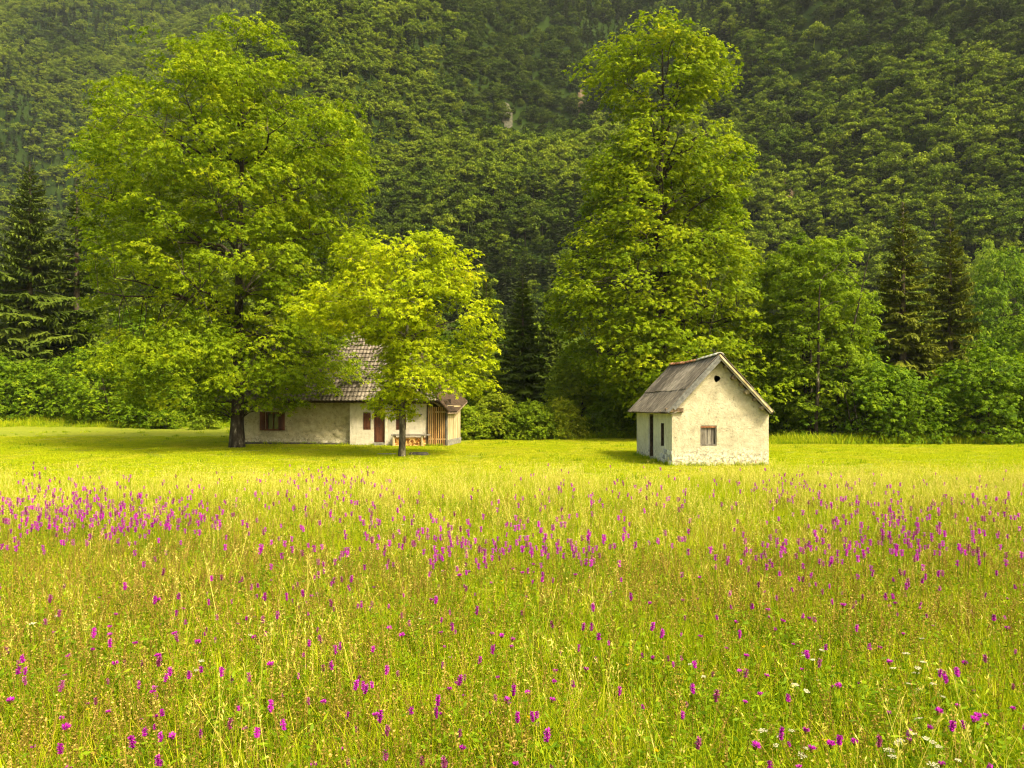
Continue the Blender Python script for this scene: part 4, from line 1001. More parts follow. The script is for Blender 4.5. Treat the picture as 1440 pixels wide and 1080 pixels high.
    # roof: one row of ribbed tiles per course, each lapping the next
    nc = 18; D = np.array([0, -(BR - BE), -(ZR - ZE)]); run = np.linalg.norm(D); D /= run; Nn = np.array([0, -D[2], D[1]]); Nn = Nn if Nn[2] > 0 else -Nn
    for i in range(nc):
        r0, r1 = i * run / nc, (i + 1) * run / nc + 0.05
        rows = 3; wave = 0.20
        a = np.arange(0, 400)
        b = MB(); us = np.arange(UL, uh(ZE) + 0.01, wave / 6)
        Ug, Dg = np.meshgrid(us, np.linspace(r0, r1, rows))
        z = ZR + Dg * D[2]; Ug = np.minimum(Ug, UR + (ZR - z) / hs)
        col = np.floor((Ug - UL + 0.5 * wave) / wave).astype(int)
        rnd = _hash(col, np.full_like(col, i), np.zeros_like(col), 5)
        h = 0.020 * np.cos((Ug - UL) / wave * 2 * math.pi) + 0.055 * (Dg - r0) / (r1 - r0) + 0.012 * rnd
        sagz = -0.10 * np.sin((Ug - UL) / 9.0 * math.pi) * (1 - Dg / run)
        P = np.stack([Ug, BR + Dg * D[1], z + sagz], -1) + h[..., None] * Nn
        b.grid(P, tint=(0.35 + 0.3 * rnd).ravel())
        solidify(b.build('tile_course', M['tile'], root), 0.02)
    def quadpart(name, pts, mt, th=0.05, tint=0.5):
        p = MB(); p.add(pts, Q=[[0, 1, 2, 3]] if len(pts) == 4 else None, T=[[0, 1, 2]] if len(pts) == 3 else None, tint=tint); return solidify(p.build(name, M[mt], root), th, 0)
    dn = 0.10
    quadpart('roof_boarding', [(UL + 0.05, BE + 0.04, ZE - dn), (uh(ZE) - 0.05, BE + 0.04, ZE - dn), (UR, BR, ZR - dn), (UL + 0.05, BR, ZR - dn)], 'wood_dark')
    quadpart('rear_roof', [(uh(ZE), 2 * BR - BE, ZE), (UL, 2 * BR - BE, ZE), (UL, BR, ZR), (UR, BR, ZR)], 'tile')
    # hip end: runs down lower than the front eave
    ze = 1.72; ue = uh(ze)
    P = np.array([(UR, BR, ZR), (uh(ZE), BE, ZE), (ue, BE, ze), (ue, 1.5, ze), (uh(ZE), 2 * BR - BE, ZE)], float)
    p = MB(); p.add(P + [0, 0, 0.03], T=[[0, 1, 2], [0, 2, 3], [0, 3, 4]]); solidify(p.build('hip_roof', M['roof_brown'], root), 0.05)
    p = MB(); p.add(P - [0, 0, 0.06], T=[[0, 1, 2], [0, 2, 3], [0, 3, 4]]); solidify(p.build('hip_boarding', M['wood_beam'], root), 0.03)
    p = MB(); p.tube([P[0] + [0, 0, 0.06], (P[0] + P[1]) / 2 + [0, 0, 0.06], P[1] + [0, 0, 0.07], P[2] + [0, 0, 0.07]], 0.10, 8); p.build('hip_cap', M['roof_brown'], root, smooth=True)
    nb = 7; yb = np.linspace(BE, 1.5, nb + 1); zs = 2.30; us_ = uh(zs)
    for k in range(nb):
        p = MB(); p.add([(us_, yb[k] + 0.01, zs + 0.075), (ue + 0.02, yb[k] + 0.01, ze + 0.05), (ue + 0.02, yb[k + 1] - 0.01, ze + 0.05), (us_, yb[k + 1] - 0.01, zs + 0.075)], Q=[[0, 1, 2, 3]], tint=0.4 * rng.random())
        solidify(p.build('eave_plank', M['roof_brown'], root), 0.025)
    p = MB(); c = (P[1] + P[2]) / 2; l = np.linalg.norm(P[2] - P[1]); p.box(c + [0, -0.02, -0.02], (l, 0.03, 0.13), rot=rotm('Y', math.atan(hs))); p.build('barge_board', M['roof_brown'], root)
    for k in range(24):
        x = UL + 0.3 + k * 0.52
        if x > uh(ZE) - 0.2: break
        p = MB(); p.box((x, BE + 0.45, zp(BE + 0.45) - 0.20), (0.09, 1.15, 0.11), rot=rotm('X', math.atan(sl)), tint=rng.random()); p.build('rafter_end', M['wood_beam'], root)
    for k in range(18):
        x = UL + 0.25 + 0.5 * k
        if x > UR: break
        b = MB(); th = np.linspace(-1.25, 1.25, 7)
        P = np.stack([np.c_[np.full(7, xx), BR + 0.17 * np.sin(th), ZR - 0.03 - 0.10 * math.sin((x - UL) / 9 * math.pi) + (0.12 + 0.02 * q) * np.cos(th)] for q, xx in enumerate((x - 0.26, x + 0.26))])
        b.grid(P, tint=rng.random()); solidify(b.build('ridge_tile', M['ridge_pale'], root), 0.02)
    return root
build_house()

def lpt(u, b, z=0.0):                            # facade coordinates -> world
    c, s = math.cos(AR), math.sin(AR); return (AX + u * c + b * s, AY - u * s + b * c, A0 + z)
# bench against the white wall and the firewood under it
def build_bench():
    u0, u1 = hu(551.5, -0.3), hu(604, -0.3); L = u1 - u0; zt = 0.58
    o = thing('bench', 'long grey plank bench against the white house wall over the firewood', 'bench', lpt((u0 + u1) / 2, -0.32), -AR)
    b = MB(); b.box((0, 0, zt), (L, 0.42, 0.07), jit=0.006); bevel(b.build('seat', M['wood_grey'], o))
    for x in (-L / 2 + 0.12, L / 2 - 0.35):
        b = MB(); b.box((x, 0, zt / 2 - 0.04), (0.09, 0.34, zt), jit=0.004); bevel(b.build('leg', M['wood_pale'], o))
build_bench()
def build_firewood():
    u0, u1 = hu(556.5, -0.25), hu(597, -0.25)
    b = MB()
    z = 0.04; k = 0
    while z < 0.47:
        x = (0.03 if k % 2 else 0.0)
        while x < u1 - u0:
            r = rng.uniform(0.032, 0.05)
            n = int(rng.integers(3, 6)); th = np.sort(rng.uniform(0, 6.28, n)) if n < 4 else np.arange(n) * 6.283 / n + rng.uniform(0, 6)
            b.tube([(x - (u1 - u0) / 2, -0.16 + rng.normal(0, 0.012), z + rng.normal(0, 0.006)), (x - (u1 - u0) / 2, 0.16, z)], r, max(4, n), tint=rng.random())
            x += 0.082
        z += 0.075; k += 1
    o = b.build('firewood_pile', M['log_end'], kind='stuff'); o.location = lpt((u0 + u1) / 2, -0.24); o.rotation_euler = (0, 0, -AR)
    tag(o, 'split orange firewood logs stacked under the bench', 'firewood')
build_firewood()
def slab(px0, px1, d, depth, h, mt, label):
    x0, x1 = at(px0, d), at(px1, d); x, z = (x0 + x1) / 2, gz1((x0 + x1) / 2, d)
    n = 9; b = MB(); u = np.linspace(-0.5, 0.5, n); X, Y = np.meshgrid(u, u)
    rim = np.clip((0.5 - np.maximum(np.abs(X), np.abs(Y))) / 0.12, 0, 1)
    Z = h * (rim ** 0.5) + (fbm(np.c_[X.ravel() * 4, Y.ravel() * 4 + px0], 1.0, 4, 3).reshape(X.shape) - 0.5) * h * 0.3
    b.grid(np.stack([X * (x1 - x0), Y * depth, Z - 0.02], -1))
    o = b.build('stone_slab', M[mt], smooth=False); o.location = (x, d, z); tag(o, label, 'stone slab')
slab(574, 604, 31.4, 0.45, 0.13, 'stone_dark', 'dark flat stone slab on the lawn right of the small tree trunk')
slab(527, 559, 31.8, 0.5, 0.05, 'stone_grey', 'pale flat stone slab sunk in the lawn left of the small tree trunk')
def build_fence():
    d = 62.5; o = thing('fence', 'low wire fence with two green posts by the grassy mound', 'fence', (at(90, d), d, gz1(at(90, d), d)))
    tops = []
    for px in (56, 125):
        x = at(px, d); z = gz1(x, d); b = MB(); b.tube([(0, 0, -0.1), (0, 0, 0.8)], 0.05, 8); b.box((0, 0, 0.84), (0.12, 0.12, 0.06))
        p = b.build('post', M['paint_green'], o); p.location = (x - o.location.x, 0, z - o.location.z); tops.append((x - o.location.x, z - o.location.z + 0.62))
    (xa, za), (xb, zb) = tops; t = np.linspace(-0.9, 1, 14)
    b = MB(); b.tube(np.c_[xa + (xb - xa) * t, np.full(14, -0.06), za + (zb - za) * t - 0.10 * (1 - (2 * np.abs(t) - 1) ** 2)], 0.016, 4); b.build('wire', M['wood_pale'], o)
build_fence()

# ------------------------------------------------------------------ grass
M['grass'] = leaf_mat('grass_blade', [(0.0, (0.0893, 0.16, 0.003)), (0.4, (0.2115, 0.29, 0.004)), (0.75, (0.3525, 0.39, 0.007)), (1.0, (0.4888, 0.46, 0.03))], trans=0.35, rough=0.6, spec=0.15, inst=0.45)
M['lawn'] = leaf_mat('lawn_blade', [(0.0, (0.14, 0.215, 0.003)), (0.45, (0.27, 0.330, 0.004)), (1.0, (0.41, 0.41, 0.010))], trans=0.35, rough=0.6, spec=0.1, inst=0.4)
M['straw'] = leaf_mat('straw', [(0.0, (0.27, 0.28, 0.020)), (0.5, (0.46, 0.42, 0.06)), (1.0, (0.64, 0.56, 0.17))], trans=0.3, rough=0.6, spec=0.15, tscale=(1.1, 1.05, 0.8), inst=0.4)
M['seed'] = leaf_mat('seed_brown', [(0.0, (0.11, 0.075, 0.012)), (0.5, (0.25, 0.175, 0.035)), (1.0, (0.42, 0.32, 0.09))], trans=0.2, rough=0.7, spec=0.1, inst=0.5)
M['herb'] = leaf_mat('herb_leaf', [(0.0, (0.07, 0.135, 0.004)), (0.5, (0.150, 0.240, 0.006)), (1.0, (0.26, 0.33, 0.010))], trans=0.35, inst=0.4)
M['magenta'] = leaf_mat('petal_magenta', [(0.0, (0.18, 0.008, 0.16)), (0.5, (0.40, 0.016, 0.38)), (1.0, (0.58, 0.06, 0.56))], trans=0.35, tscale=(1.2, 0.9, 1.1), inst=0.5, spec=0.1)
M['magenta_dull'] = leaf_mat('petal_fading', [(0.0, (0.12, 0.02, 0.06)), (0.5, (0.28, 0.05, 0.20)), (1.0, (0.42, 0.16, 0.34))], trans=0.3, inst=0.5, spec=0.1)
M['white_petal'] = leaf_mat('petal_white', [(0.0, (0.42, 0.39, 0.24)), (0.5, (0.58, 0.55, 0.40)), (1.0, (0.68, 0.66, 0.54))], trans=0.3, tscale=(1, 1, 0.95), inst=0.4, spec=0.1)
M['yellow_petal'] = leaf_mat('petal_yellow', [(0.0, (0.60, 0.36, 0.01)), (1.0, (0.75, 0.55, 0.02))], trans=0.3, spec=0.1)

def blades(b, g, n, r, h0, h1, w, lean, t0, t1, tip=0.15, bend=0.4):
    """n curved tapering blades in a disc of radius r."""
    a = g.uniform(0, 6.283, n); rr = r * np.sqrt(g.random(n)); base = np.c_[rr * np.cos(a), rr * np.sin(a), np.full(n, -0.03)]
    h = g.uniform(h0, h1, n); az = g.uniform(0, 6.283, n); ln = np.abs(g.normal(lean, lean * 0.6, n)) * h
    dirv = np.c_[np.cos(az), np.sin(az), np.zeros(n)]; fa = az + g.normal(1.57, 0.6, n); sd = np.c_[np.cos(fa), np.sin(fa), np.zeros(n)]
    V = []; ts = (0.0, 0.4, 0.75, 1.0); ws = (0.8, 1.0, 0.65, 0.0)
    wv = w * g.uniform(0.7, 1.35, n)
    for t, q in zip(ts, ws):
        c = base + dirv * (ln * t ** 2)[:, None] + np.c_[np.zeros(n), np.zeros(n), h * (t - bend * 0.35 * (ln / h) * t * t)]
        if q: V += [c - sd * (wv * q / 2)[:, None], c + sd * (wv * q / 2)[:, None]]
        else: V += [c]
    V = np.stack(V, 1); off = (np.arange(n) * 7)[:, None, None]
    T = (np.array([[0, 1, 3], [0, 3, 2], [2, 3, 5], [2, 5, 4], [4, 5, 6]])[None] + off).reshape(-1, 3)
    tn = g.uniform(t0, t1, n)[:, None] + np.array([0, 0, 0.05, 0.05, 0.1, 0.1, tip])[None]
    b.add(V.reshape(-1, 3), T=T, tint=np.clip(tn, 0, 1).ravel())
def bits(b, g, P, D, L, W, tint):
    """Small pointed flakes (spikelets, petals, pods) at P pointing along D."""
    n = len(P); D = D / (np.linalg.norm(D, axis=1)[:, None] + 1e-9); s = np.cross(D, g.normal(0, 1, (n, 3))); s /= np.linalg.norm(s, axis=1)[:, None] + 1e-9
    L = np.broadcast_to(L, (n,))[:, None]; W = np.broadcast_to(W, (n,))[:, None]
    V = np.stack([P, P + D * L * 0.55 + s * W / 2, P + D * L, P + D * L * 0.45 - s * W / 2], 1); off = (np.arange(n) * 4)[:, None, None]
    b.add(V.reshape(-1, 3), T=(np.array([[0, 1, 2], [0, 2, 3]])[None] + off).reshape(-1, 3), tint=np.repeat(np.clip(tint, 0, 1), 4))
def stalk_points(g, n, r, h0, h1, lean):
    a = g.uniform(0, 6.283, n); rr = r * np.sqrt(g.random(n)); h = g.uniform(h0, h1, n); az = g.uniform(0, 6.283, n); l = np.abs(g.normal(lean, lean * 0.6, n))
    return np.c_[rr * np.cos(a), rr * np.sin(a), np.zeros(n)], h, np.c_[np.cos(az), np.sin(az), np.zeros(n)], l
def stems(b, g, B, h, dv, l, w, tint):
    n = len(B); az = g.uniform(0, 3.14, n); sd = np.c_[np.cos(az), np.sin(az), np.zeros(n)] * w / 2; V = []
    for t in (0, 0.5, 1.0):
        c = B + dv * (l * h * t * t)[:, None] + np.c_[np.zeros(n), np.zeros(n), h * t - 0.03 * (t == 0)]; V += [c - sd * (1.1 - 0.5 * t), c + sd * (1.1 - 0.5 * t)]
    V = np.stack(V, 1); off = (np.arange(n) * 6)[:, None, None]
    b.add(V.reshape(-1, 3), T=(np.array([[0, 1, 3], [0, 3, 2], [2, 3, 5], [2, 5, 4]])[None] + off).reshape(-1, 3), tint=np.repeat(tint, 6))
def at_t(B, h, dv, l, t): return B + dv * (l * h * t * t)[:, None] + np.c_[np.zeros(len(B)), np.zeros(len(B)), h * t]

def patch_green(seed, n=150, r=0.26, h0=0.12, h1=0.38, w=0.0040):
    g = np.random.default_rng(seed); b = MB()
    blades(b, g, n, r, h0, h1, w, 0.35, 0.15, 0.75); blades(b, g, n // 2, r, 0.08, 0.22, w * 1.5, 0.6, 0.05, 0.5)
    return b.mesh('grass_patch', M['grass'])
def patch_straw(seed, n=13, r=0.28, h0=0.36, h1=0.68):
    g = np.random.default_rng(seed); b = MB()
    B, h, dv, l = stalk_points(g, n, r, h0, h1, 0.28); stems(b, g, B, h, dv, l, 0.0026, g.uniform(0.2, 0.8, n))
    for i in range(n):
        k = int(g.integers(7, 13)); t = g.uniform(0.80, 1.02, k); kind = g.random()
        P = np.stack([at_t(B[i:i + 1], h[i:i + 1], dv[i:i + 1], l[i:i + 1], q)[0] for q in t])
        Dv = np.array([0, 0, 0.8]) + dv[i] * l[i] + g.normal(0, 0.35 if kind < 0.6 else 0.9, (k, 3))
        bits(b, g, P, Dv, 0.022 if kind < 0.6 else 0.028, 0.0055, g.uniform(0.35, 1, k))
    return b.mesh('straw_patch', M['straw'])
def patch_seed(seed, n=9, r=0.28, h0=0.2, h1=0.42):
    g = np.random.default_rng(seed); b = MB()
    B, h, dv, l = stalk_points(g, n, r, h0, h1, 0.2); stems(b, g, B, h, dv, l, 0.004, g.uniform(0.0, 0.5, n))
    for i in range(n):
        k = int(g.integers(12, 24)); t = np.linspace(0.4, 1.0, k)
        P = np.stack([at_t(B[i:i + 1], h[i:i + 1], dv[i:i + 1], l[i:i + 1], q)[0] for q in t])
        Dv = g.normal(0, 1, (k, 3)); Dv[:, 2] = np.abs(Dv[:, 2]) * 0.4
        bits(b, g, P, Dv, 0.013, 0.009, g.uniform(0.0, 0.9, k))
    return b.mesh('seed_patch', M['seed'])
def patch_herb(seed, n=26, r=0.25):
    g = np.random.default_rng(seed); b = MB()
    B, h, dv, l = stalk_points(g, n, r, 0.06, 0.32, 0.4); stems(b, g, B, h, dv, l, 0.004, g.uniform(0.1, 0.6, n))
    for t in (0.35, 0.6, 0.85, 1.0):
        P = at_t(B, h, dv, l, t); Dv = np.c_[g.normal(0, 1, (n, 2)), g.normal(0.25, 0.3, n)]
        bits(b, g, P, Dv, g.uniform(0.025, 0.055, n), g.uniform(0.008, 0.018, n), g.uniform(0.1, 0.9, n))
    return b.mesh('herb_patch', M['herb'])
def patch_lawn(seed, n=170, r=0.34, mat='lawn'):
    g = np.random.default_rng(seed); b = MB(); blades(b, g, n, r, 0.03, 0.085, 0.011, 0.7, 0.1, 0.8); return b.mesh('lawn_patch', M[mat])

def field(n, y0, y1, xm=0.72, x0=1.6):
    """n points even over the seen wedge of ground."""
    y = np.sqrt(rng.uniform(y0 ** 2, y1 ** 2, n)); x = rng.uniform(-1, 1, n) * (xm * y + x0); return x, y
def edge_y(x): return 18.6 + (vnoise(np.c_[x, 0 * x], 0.35, 91) - 0.5) * 3.0
def on_building(x, y):
    c, s = math.cos(R(2.3)), math.sin(R(2.3)); dx, dy = x - HX, y - HY; u, v = dx * c + dy * s, -dx * s + dy * c
    a = (u > -0.02) & (u < 3.32) & (v > -0.02) & (v < 5.85)
    c, s = math.cos(-AR), math.sin(-AR); dx, dy = x - AX, y - AY; u, v = dx * c + dy * s, -dx * s + dy * c
    return a | ((u > -6.2) & (u < 5.1) & (v > 0.0) & (v < 7.5)) | ((u > 0) & (u < 5) & (v > -0.5) & (v < 0.4))
def put(name, label, n, y0, y1, meshes, dens=None, s0=0.8, s1=1.25, tilt=0.08, limit=True):
    x, y = field(n, y0, y1); p = np.c_[x, y]
    ok = (y < edge_y(x)) if limit else ~on_building(x, y)
    if dens is not None: ok &= rng.random(n) < dens(p)
    x, y = x[ok], y[ok]
    gn_scatter(name, label, np.c_[x, y, gz(x, y)], rng.uniform(0, 6.28, len(x)), rng.uniform(s0, s1, len(x)), meshes, tilt=tilt)
near = lambda p: sstep(11, 4, p[:, 1])
put('meadow_grass', 'tall yellow-green meadow grass filling the foreground', 12000, 2.0, 20.5, [patch_green(300 + i) for i in range(5)], tilt=0.1)
put('meadow_straw', 'straw-coloured grass stalks and panicles over the meadow', 7600, 2.4, 20.8, [patch_straw(310 + i) for i in range(5)],
    dens=lambda p: np.clip(0.07 + 0.36 * sstep(6, 15, p[:, 1]), 0, 1) * (0.35 + 0.65 * sstep(0.35, 0.6, fbm(p, 0.35, 12, 3))), tilt=0.1)
put('meadow_seed_stalks', 'brown dried seed stalks in the near meadow', 9500, 2.0, 14.0, [patch_seed(320 + i) for i in range(4)],
    dens=lambda p: (0.25 + 0.75 * sstep(12, 6, p[:, 1])) * (0.4 + 0.6 * sstep(0.35, 0.6, fbm(p, 0.5, 14, 3))))
put('meadow_herbs', 'leafy green herbs low in the near meadow', 5200, 2.0, 14.0, [patch_herb(330 + i) for i in range(4)], dens=lambda p: 0.35 + 0.65 * near(p))
M['lawn_dry'] = leaf_mat('lawn_dry_blade', [(0.0, (0.20, 0.24, 0.006)), (0.45, (0.33, 0.345, 0.012)), (1.0, (0.46, 0.42, 0.04))], trans=0.35, rough=0.6, spec=0.1, inst=0.4)
lawn_n = lambda p: sstep(0.40, 0.60, fbm(p * np.array([1.0, 0.45]), 0.45, 15, 4))
put('lawn_grass', 'short mown green grass of the lawn around the buildings', 15500, 16.5, 47.0, [patch_lawn(340 + i) for i in range(4)], dens=lambda p: 1 - 0.6 * lawn_n(p), limit=False, s0=0.7, s1=1.35, tilt=0.03)
put('dry_lawn_grass', 'yellowed patches of mown grass on the lawn', 15500, 16.5, 47.0, [patch_lawn(344 + i, mat='lawn_dry') for i in range(3)], dens=lambda p: 0.06 + 0.60 * lawn_n(p), limit=False, s0=0.6, s1=1.2, tilt=0.03)
put('lawn_tufts', 'longer tufts and low weeds on the lawn', 900, 17.0, 52.0, [patch_green(348 + i, n=40, r=0.22, h0=0.05, h1=0.16, w=0.012) for i in range(2)], dens=lambda p: 0.15 + 0.85 * sstep(0.5, 0.7, fbm(p, 0.3, 25, 3)), limit=False, s0=0.6, s1=1.3)
def rough_edge():                                # uncut grass along the wood's edge and on the mound
    n = 2600; px = rng.uniform(-60, 1500, n); d = np.where(px < 330, rng.uniform(56, 63, n), np.where(px < 1000, rng.uniform(48.5, 52, n), rng.uniform(40.3, 44, n)))
    x = (px - 720) / F * d
    x = np.r_[x, rng.normal(-35, 3.5, 300)]; d = np.r_[d, rng.normal(62, 1.2, 300)]
    ok = ~on_building(x, d); x, d = x[ok], d[ok]
    gn_scatter('rough_grass', 'uncut grass along the foot of the bushes', np.c_[x, d, gz(x, d)], rng.uniform(0, 6.28, len(x)), rng.uniform(0.6, 2.0, len(x)) * (0.6 + 0.8 * vnoise(np.c_[x, d], 0.5, 66)), [patch_green(350 + i, n=60, r=0.4, w=0.014) for i in range(3)] + [patch_herb(354)])
rough_edge()
def wall_weeds():
    P = []
    c, s_ = math.cos(R(2.3)), math.sin(R(2.3))
    for (u, v) in [(t, -0.06 + 0.05 * rng.normal()) for t in np.linspace(-0.05, 3.4, 46)] + [(-0.06 + 0.05 * rng.normal(), t) for t in np.linspace(0, 5.8, 60)]:
        P.append((HX + u * c - v * s_, HY + u * s_ + v * c))
    for (u, v) in [(t, 0.20 + 0.06 * rng.normal()) for t in np.linspace(-5.6, -0.1, 60)] + [(t, -0.12 + 0.05 * rng.normal()) for t in np.linspace(0, 5.0, 36)]:
        q = lpt(u, v); P.append((q[0], q[1]))
    P = np.array(P); P = P[rng.random(len(P)) < 0.75]
    gn_scatter('wall_weeds', 'grass and weeds grown up along the foot of the walls', np.c_[P, gz(P[:, 0], P[:, 1])], rng.uniform(0, 6.28, len(P)), rng.uniform(0.4, 1.1, len(P)), [patch_green(360 + i, n=26, r=0.12, h0=0.08, h1=0.26, w=0.011) for i in range(3)])
wall_weeds()

# ------------------------------------------------------------------ flowers
def fl_stem(h, seed, leaves=3):
    g = np.random.default_rng(seed); b = MB(); k = g.normal(0, 0.05, 2)
    b.tube([(0, 0, -0.04), (k[0] * 0.4, k[1] * 0.4, h * 0.5), (k[0], k[1], h)], [0.0028, 0.0024, 0.002], 4, tint=0.35)
    for t in np.linspace(0.15, 0.6, leaves):
        for s in (0, math.pi):
            a = g.uniform(0, 6.28) if s == 0 else a + math.pi
            bits(b, g, np.array([[k[0] * t * t, k[1] * t * t, h * t]]), np.array([[math.cos(a), math.sin(a), 0.5]]), 0.075, 0.018, np.array([g.uniform(0.2, 0.8)]))
    return b.mesh('flower_stem', M['herb']), np.array([k[0], k[1], h])
def betony_head(seed, top, mat, L=0.078, w=0.015):
    g = np.random.default_rng(seed); b = MB(); n = 74
    t = g.random(n); a = g.uniform(0, 6.283, n); r = w * (0.55 + 0.5 * np.sin(np.clip(t * 2.7 + 0.35, 0, 3.14))) * 0.6 * (0.75 + 0.25 * np.cos(t * 30))
    P = np.c_[r * np.cos(a), r * np.sin(a), -0.25 * L + L * t] + top
    Dv = np.c_[np.cos(a), np.sin(a), g.uniform(-0.3, 0.5, n)]
    b.tube([top - [0, 0, 0.3 * L], top + [0, 0, 0.70 * L]], [w * 0.5, w * 0.35], 6, tint=0.15)
    bits(b, g, P, Dv, g.uniform(0.007, 0.013, n), 0.008, g.uniform(0.1, 1.0, n)); return b.mesh('betony_head', mat)
def knap_head(seed, top, w=0.022):
    g = np.random.default_rng(seed); b = MB(); n = 54; a = g.uniform(0, 6.283, n); q = g.random(n)
    Dv = np.c_[np.cos(a), np.sin(a), 0.15 + 1.1 * q]
    bits(b, g, np.repeat(top[None], n, 0) + Dv * 0.004, Dv, w * g.uniform(0.75, 1.1, n), 0.008, g.uniform(0.2, 1, n)); return b.mesh('knapweed_florets', M['magenta'])
def knap_bud(top):
    b = MB(); z = np.array([-0.019, -0.012, -0.004, 0.004]); b.tube(np.c_[np.full(4, top[0]), np.full(4, top[1]), top[2] + z], [0.004, 0.0095, 0.0105, 0.007], 7, tint=0.1); return b.mesh('knapweed_bud', M['seed'])
def umbel_head(seed, top, R0=0.05):
    g = np.random.default_rng(seed); b = MB(); n = 13
    for i in range(n):
        a = i * 2.4; r = R0 * math.sqrt(i / n); c = top + np.array([r * math.cos(a), r * math.sin(a), 0.012 - 3.2 * r * r + g.normal(0, 0.002)])
        k = 9; q = g.uniform(0, 6.283, k); D = np.c_[np.cos(q), np.sin(q), g.uniform(0.1, 0.6, k)]
        bits(b, g, np.repeat(c[None], k, 0), D, 0.008, 0.007, g.uniform(0.2, 1, k))
    return b.mesh('umbel_florets', M['white_petal'])
def umbel_rays(seed, top, R0=0.05):
    b = MB()
    for i in range(13):
        a = i * 2.4; r = R0 * math.sqrt(i / 13); c = top + np.array([r * math.cos(a), r * math.sin(a), 0.010 - 3.2 * r * r])
        b.tube([top - [0, 0, 0.05], c], 0.0011, 3, cap=False, tint=0.5)
    return b.mesh('umbel_rays', M['herb'])
def yellow_head(seed, top):
    g = np.random.default_rng(seed); b = MB(); n = 26; a = g.uniform(0, 6.283, n); D = np.c_[np.cos(a), np.sin(a), g.uniform(0.1, 0.8, n)]
    bits(b, g, np.repeat(top[None], n, 0), D, g.uniform(0.010, 0.016, n), 0.006, g.random(n)); return b.mesh('yellow_florets', M['yellow_petal'])

def spot(px, py, zh):                            # a flower head seen there stands here
    d = F * (EYE - zh) / (py - HZ); return np.c_[(px - 720) / F * d, d]
def blobs(lst, zh):
    out = []
    for px, py, sx, sy, n in lst:
        n = int(n * 0.85); out.append(spot(rng.normal(px, sx * 1.25, n), np.maximum(rng.normal(py, sy * 1.1, n), 648), zh))
    return np.concatenate(out)
BET = [(60, 700, 60, 24, 190), (140, 726, 70, 14, 230), (20, 742, 40, 16, 90), (205, 742, 45, 12, 110), (470, 682, 45, 18, 150), (330, 690, 80, 24, 50), (600, 745, 90, 24, 70), (680, 772, 110, 16, 120), (765, 766, 55, 14, 70),
       (545, 790, 60, 14, 35), (830, 695, 50, 18, 70), (793, 660, 14, 6, 9), (905, 690, 40, 16, 25), (1110, 685, 45, 12, 80), (1165, 705, 55, 18, 55), (1262, 722, 55, 22, 80), (1385, 700, 45, 26, 80), (1262, 745, 45, 16, 50),
       (1200, 792, 80, 22, 95), (1130, 790, 40, 14, 35), (1325, 762, 60, 26, 45), (110, 905, 70, 40, 16), (240, 960, 60, 30, 10), (650, 890, 90, 30, 10), (870, 875, 20, 12, 9), (310, 830, 60, 20, 20), (450, 810, 60, 14, 22), (1010, 770, 60, 30, 22), (1350, 1020, 40, 30, 4)]
zb_ = 0.50
pb = np.concatenate([blobs(BET, zb_), spot(rng.uniform(-40, 1480, 300), 690 + 370 * rng.random(300) ** 1.5, zb_)])
pb = pb[pb[:, 1] < edge_y(pb[:, 0]) + 0.6]; pb = pb[np.argsort(pb[:, 1])]
bet = []
for i in range(6):
    h = (0.50, 0.54, 0.46, 0.52, 0.57, 0.48)[i]; s, top = fl_stem(h, 400 + i); bet.append((s, betony_head(410 + i, top, M['magenta'] if i % 2 == 0 or i == 1 else M['magenta_dull'], L=(0.070, 0.058, 0.045, 0.062, 0.05, 0.06)[i])))
def flowers(name, label, cat, group, P, kinds, partnames, size=1.0):
    for i, (x, y) in enumerate(P):
        ms = kinds[int(rng.integers(0, len(kinds)))]; s = rng.uniform(0.52, 0.98) * size
        o = link(name, ms[0]); o.location = (x, y, gz1(x, y)); o.rotation_euler = (rng.normal(0, 0.13), rng.normal(0, 0.13), rng.uniform(0, 6.28)); o.scale = (s, s, s)
        tag(o, label, cat, group)
        for nm, me in zip(partnames, ms[1:]): link(nm, me, o)
flowers('betony_flower', 'upright magenta flower spike on a thin stem in the meadow grass', 'wildflower', 'magenta flower spikes in the meadow', pb[:300], bet, ('flower_head',))
def far_flowers(P):
    b = MB()
    for i, (s, hd) in enumerate(bet[:4]):
        pass
    me = []
    for i in range(4):
        g = np.random.default_rng(430 + i); q = MB(); top = np.array([0, 0, (0.50, 0.56, 0.45, 0.53)[i]]); w = 0.012; L = 0.056; n = 40
        t = g.random(n); a = g.uniform(0, 6.283, n); r = w * 0.5
        q.tube([top - [0, 0, 0.3 * L], top + [0, 0, 0.7 * L]], [w * 0.5, w * 0.35], 5, tint=0.3)
        bits(q, g, np.c_[r * np.cos(a), r * np.sin(a), -0.25 * L + L * t] + top, np.c_[np.cos(a), np.sin(a), g.uniform(-0.2, 0.4, n)], 0.013, 0.009, g.uniform(0.2, 1, n))
        me.append(q.mesh('far_betony', M['magenta'] if i < 3 else M['magenta_dull']))
    sm = []
    for tp in (0.50, 0.56, 0.45, 0.53):
        q = MB(); q.tube([(0, 0, 0), (0, 0, tp)], 0.002, 3, cap=False, tint=0.3); sm.append(q.mesh('far_stem', M['herb']))
    rz_, sc_, st = rng.uniform(0, 6.28, len(P)), rng.uniform(0.85, 1.2, len(P)), rng.bit_generator.state
    for nm, lb, ms in (('meadow_flowers', 'countless magenta flower spikes drifting over the far meadow', me), ('meadow_flower_stems', 'thin green stems under the far magenta flower spikes', sm)):
        rng.bit_generator.state = st; gn_scatter(nm, lb, np.c_[P, gz(P[:, 0], P[:, 1])], rz_, sc_, ms, tilt=0.05)
far_flowers(pb[300:])
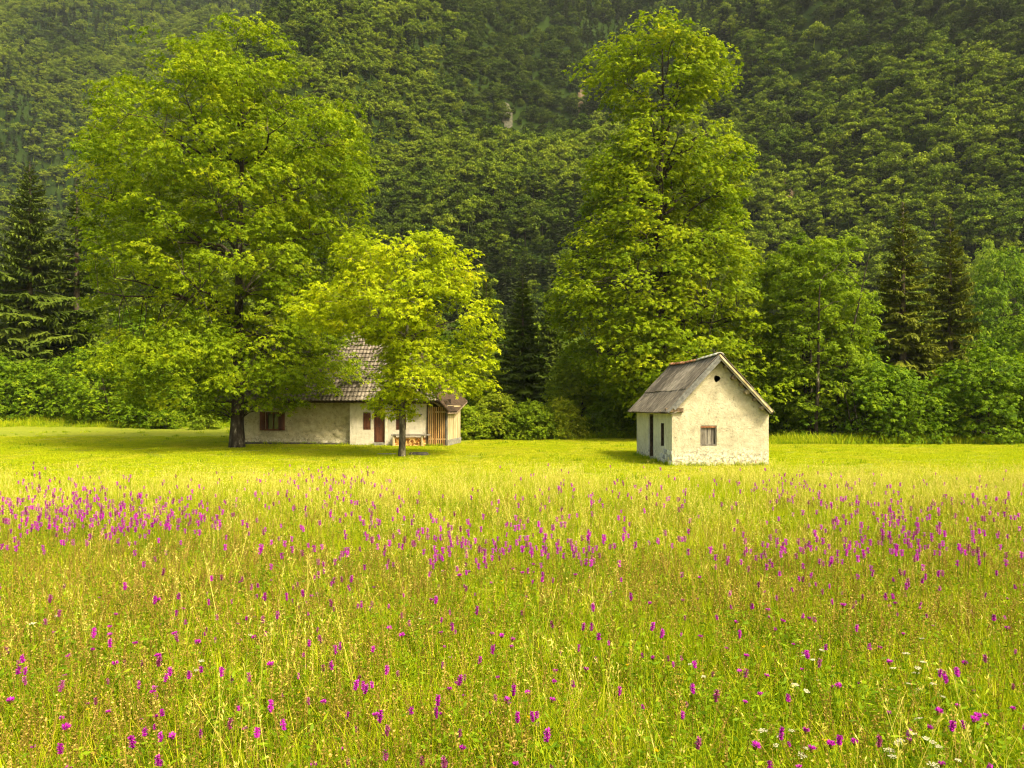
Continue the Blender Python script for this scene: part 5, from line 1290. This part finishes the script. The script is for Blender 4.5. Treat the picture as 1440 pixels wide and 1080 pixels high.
pk = np.concatenate([blobs([(60, 890, 50, 30, 10), (110, 1010, 60, 30, 6), (220, 900, 60, 40, 12), (300, 860, 40, 14, 10), (590, 900, 50, 30, 8), (720, 930, 50, 25, 5), (1120, 890, 60, 30, 9), (1290, 950, 60, 30, 8), (1400, 900, 40, 40, 8),
                      (1260, 1040, 80, 20, 4), (800, 1000, 60, 40, 3), (580, 990, 20, 10, 2), (470, 940, 60, 30, 4), (880, 850, 90, 20, 10), (700, 800, 120, 14, 14), (1150, 830, 120, 20, 14)], 0.44), spot(rng.uniform(-20, 1460, 70), rng.uniform(790, 1078, 70), 0.44)])
kn = []
for i in range(4):
    s, top = fl_stem((0.44, 0.48, 0.40, 0.46)[i], 440 + i, 4); kn.append((s, knap_head(450 + i, top), knap_bud(top)))
flowers('knapweed_flower', 'flat magenta thistle-like flower on a branching stem in the near grass', 'wildflower', 'magenta knapweed flowers in the near meadow', pk, kn, ('florets', 'bud'))
UM = [(275, 900), (88, 848), (68, 855), (423, 645), (418, 652), (430, 660), (1268, 911), (1283, 913), (1300, 910), (1262, 920), (1290, 925), (1328, 932), (1312, 880), (1322, 890), (1140, 884), (1146, 895), (1105, 985), (1115, 982), (1100, 990), (1112, 938),
      (1262, 998), (1275, 1002), (1268, 1012), (1308, 1000), (1322, 1003), (1330, 1008), (1312, 1018), (1298, 1028), (610, 720), (235, 690), (200, 668), (205, 676), (570, 725), (740, 735), (1385, 698), (1342, 702), (1350, 705), (1300, 658), (1330, 662), (580, 835), (620, 750), (1190, 725), (130, 690), (1010, 690), (975, 905), (345, 870)]
UM = UM + [(q[0] + rng.normal(0, 9), q[1] + rng.normal(0, 6)) for q in UM if q[1] > 840]
pu = spot(np.array([q[0] for q in UM], float), np.array([q[1] for q in UM], float), 0.5)
um = []
for i in range(3):
    s, top = fl_stem((0.50, 0.54, 0.47)[i], 460 + i, 2); um.append((s, umbel_head(470 + i, top, 0.022 + 0.005 * i), umbel_rays(470 + i, top, 0.022 + 0.005 * i)))
flowers('umbel_flower', 'flat creamy white umbel flower on a thin stem in the meadow', 'wildflower', 'white umbels in the meadow', pu, um, ('florets', 'rays'), 0.85)
py_ = spot(rng.uniform(0, 1440, 60), 690 + 380 * rng.random(60), 0.36)
ye = []
for i in range(2):
    s, top = fl_stem((0.36, 0.40)[i], 480 + i, 1); ye.append((s, yellow_head(490 + i, top)))
flowers('hawkbit_flower', 'small yellow flower on a short stem among the meadow grass', 'wildflower', 'yellow flowers in the meadow', py_, ye, ('florets',))
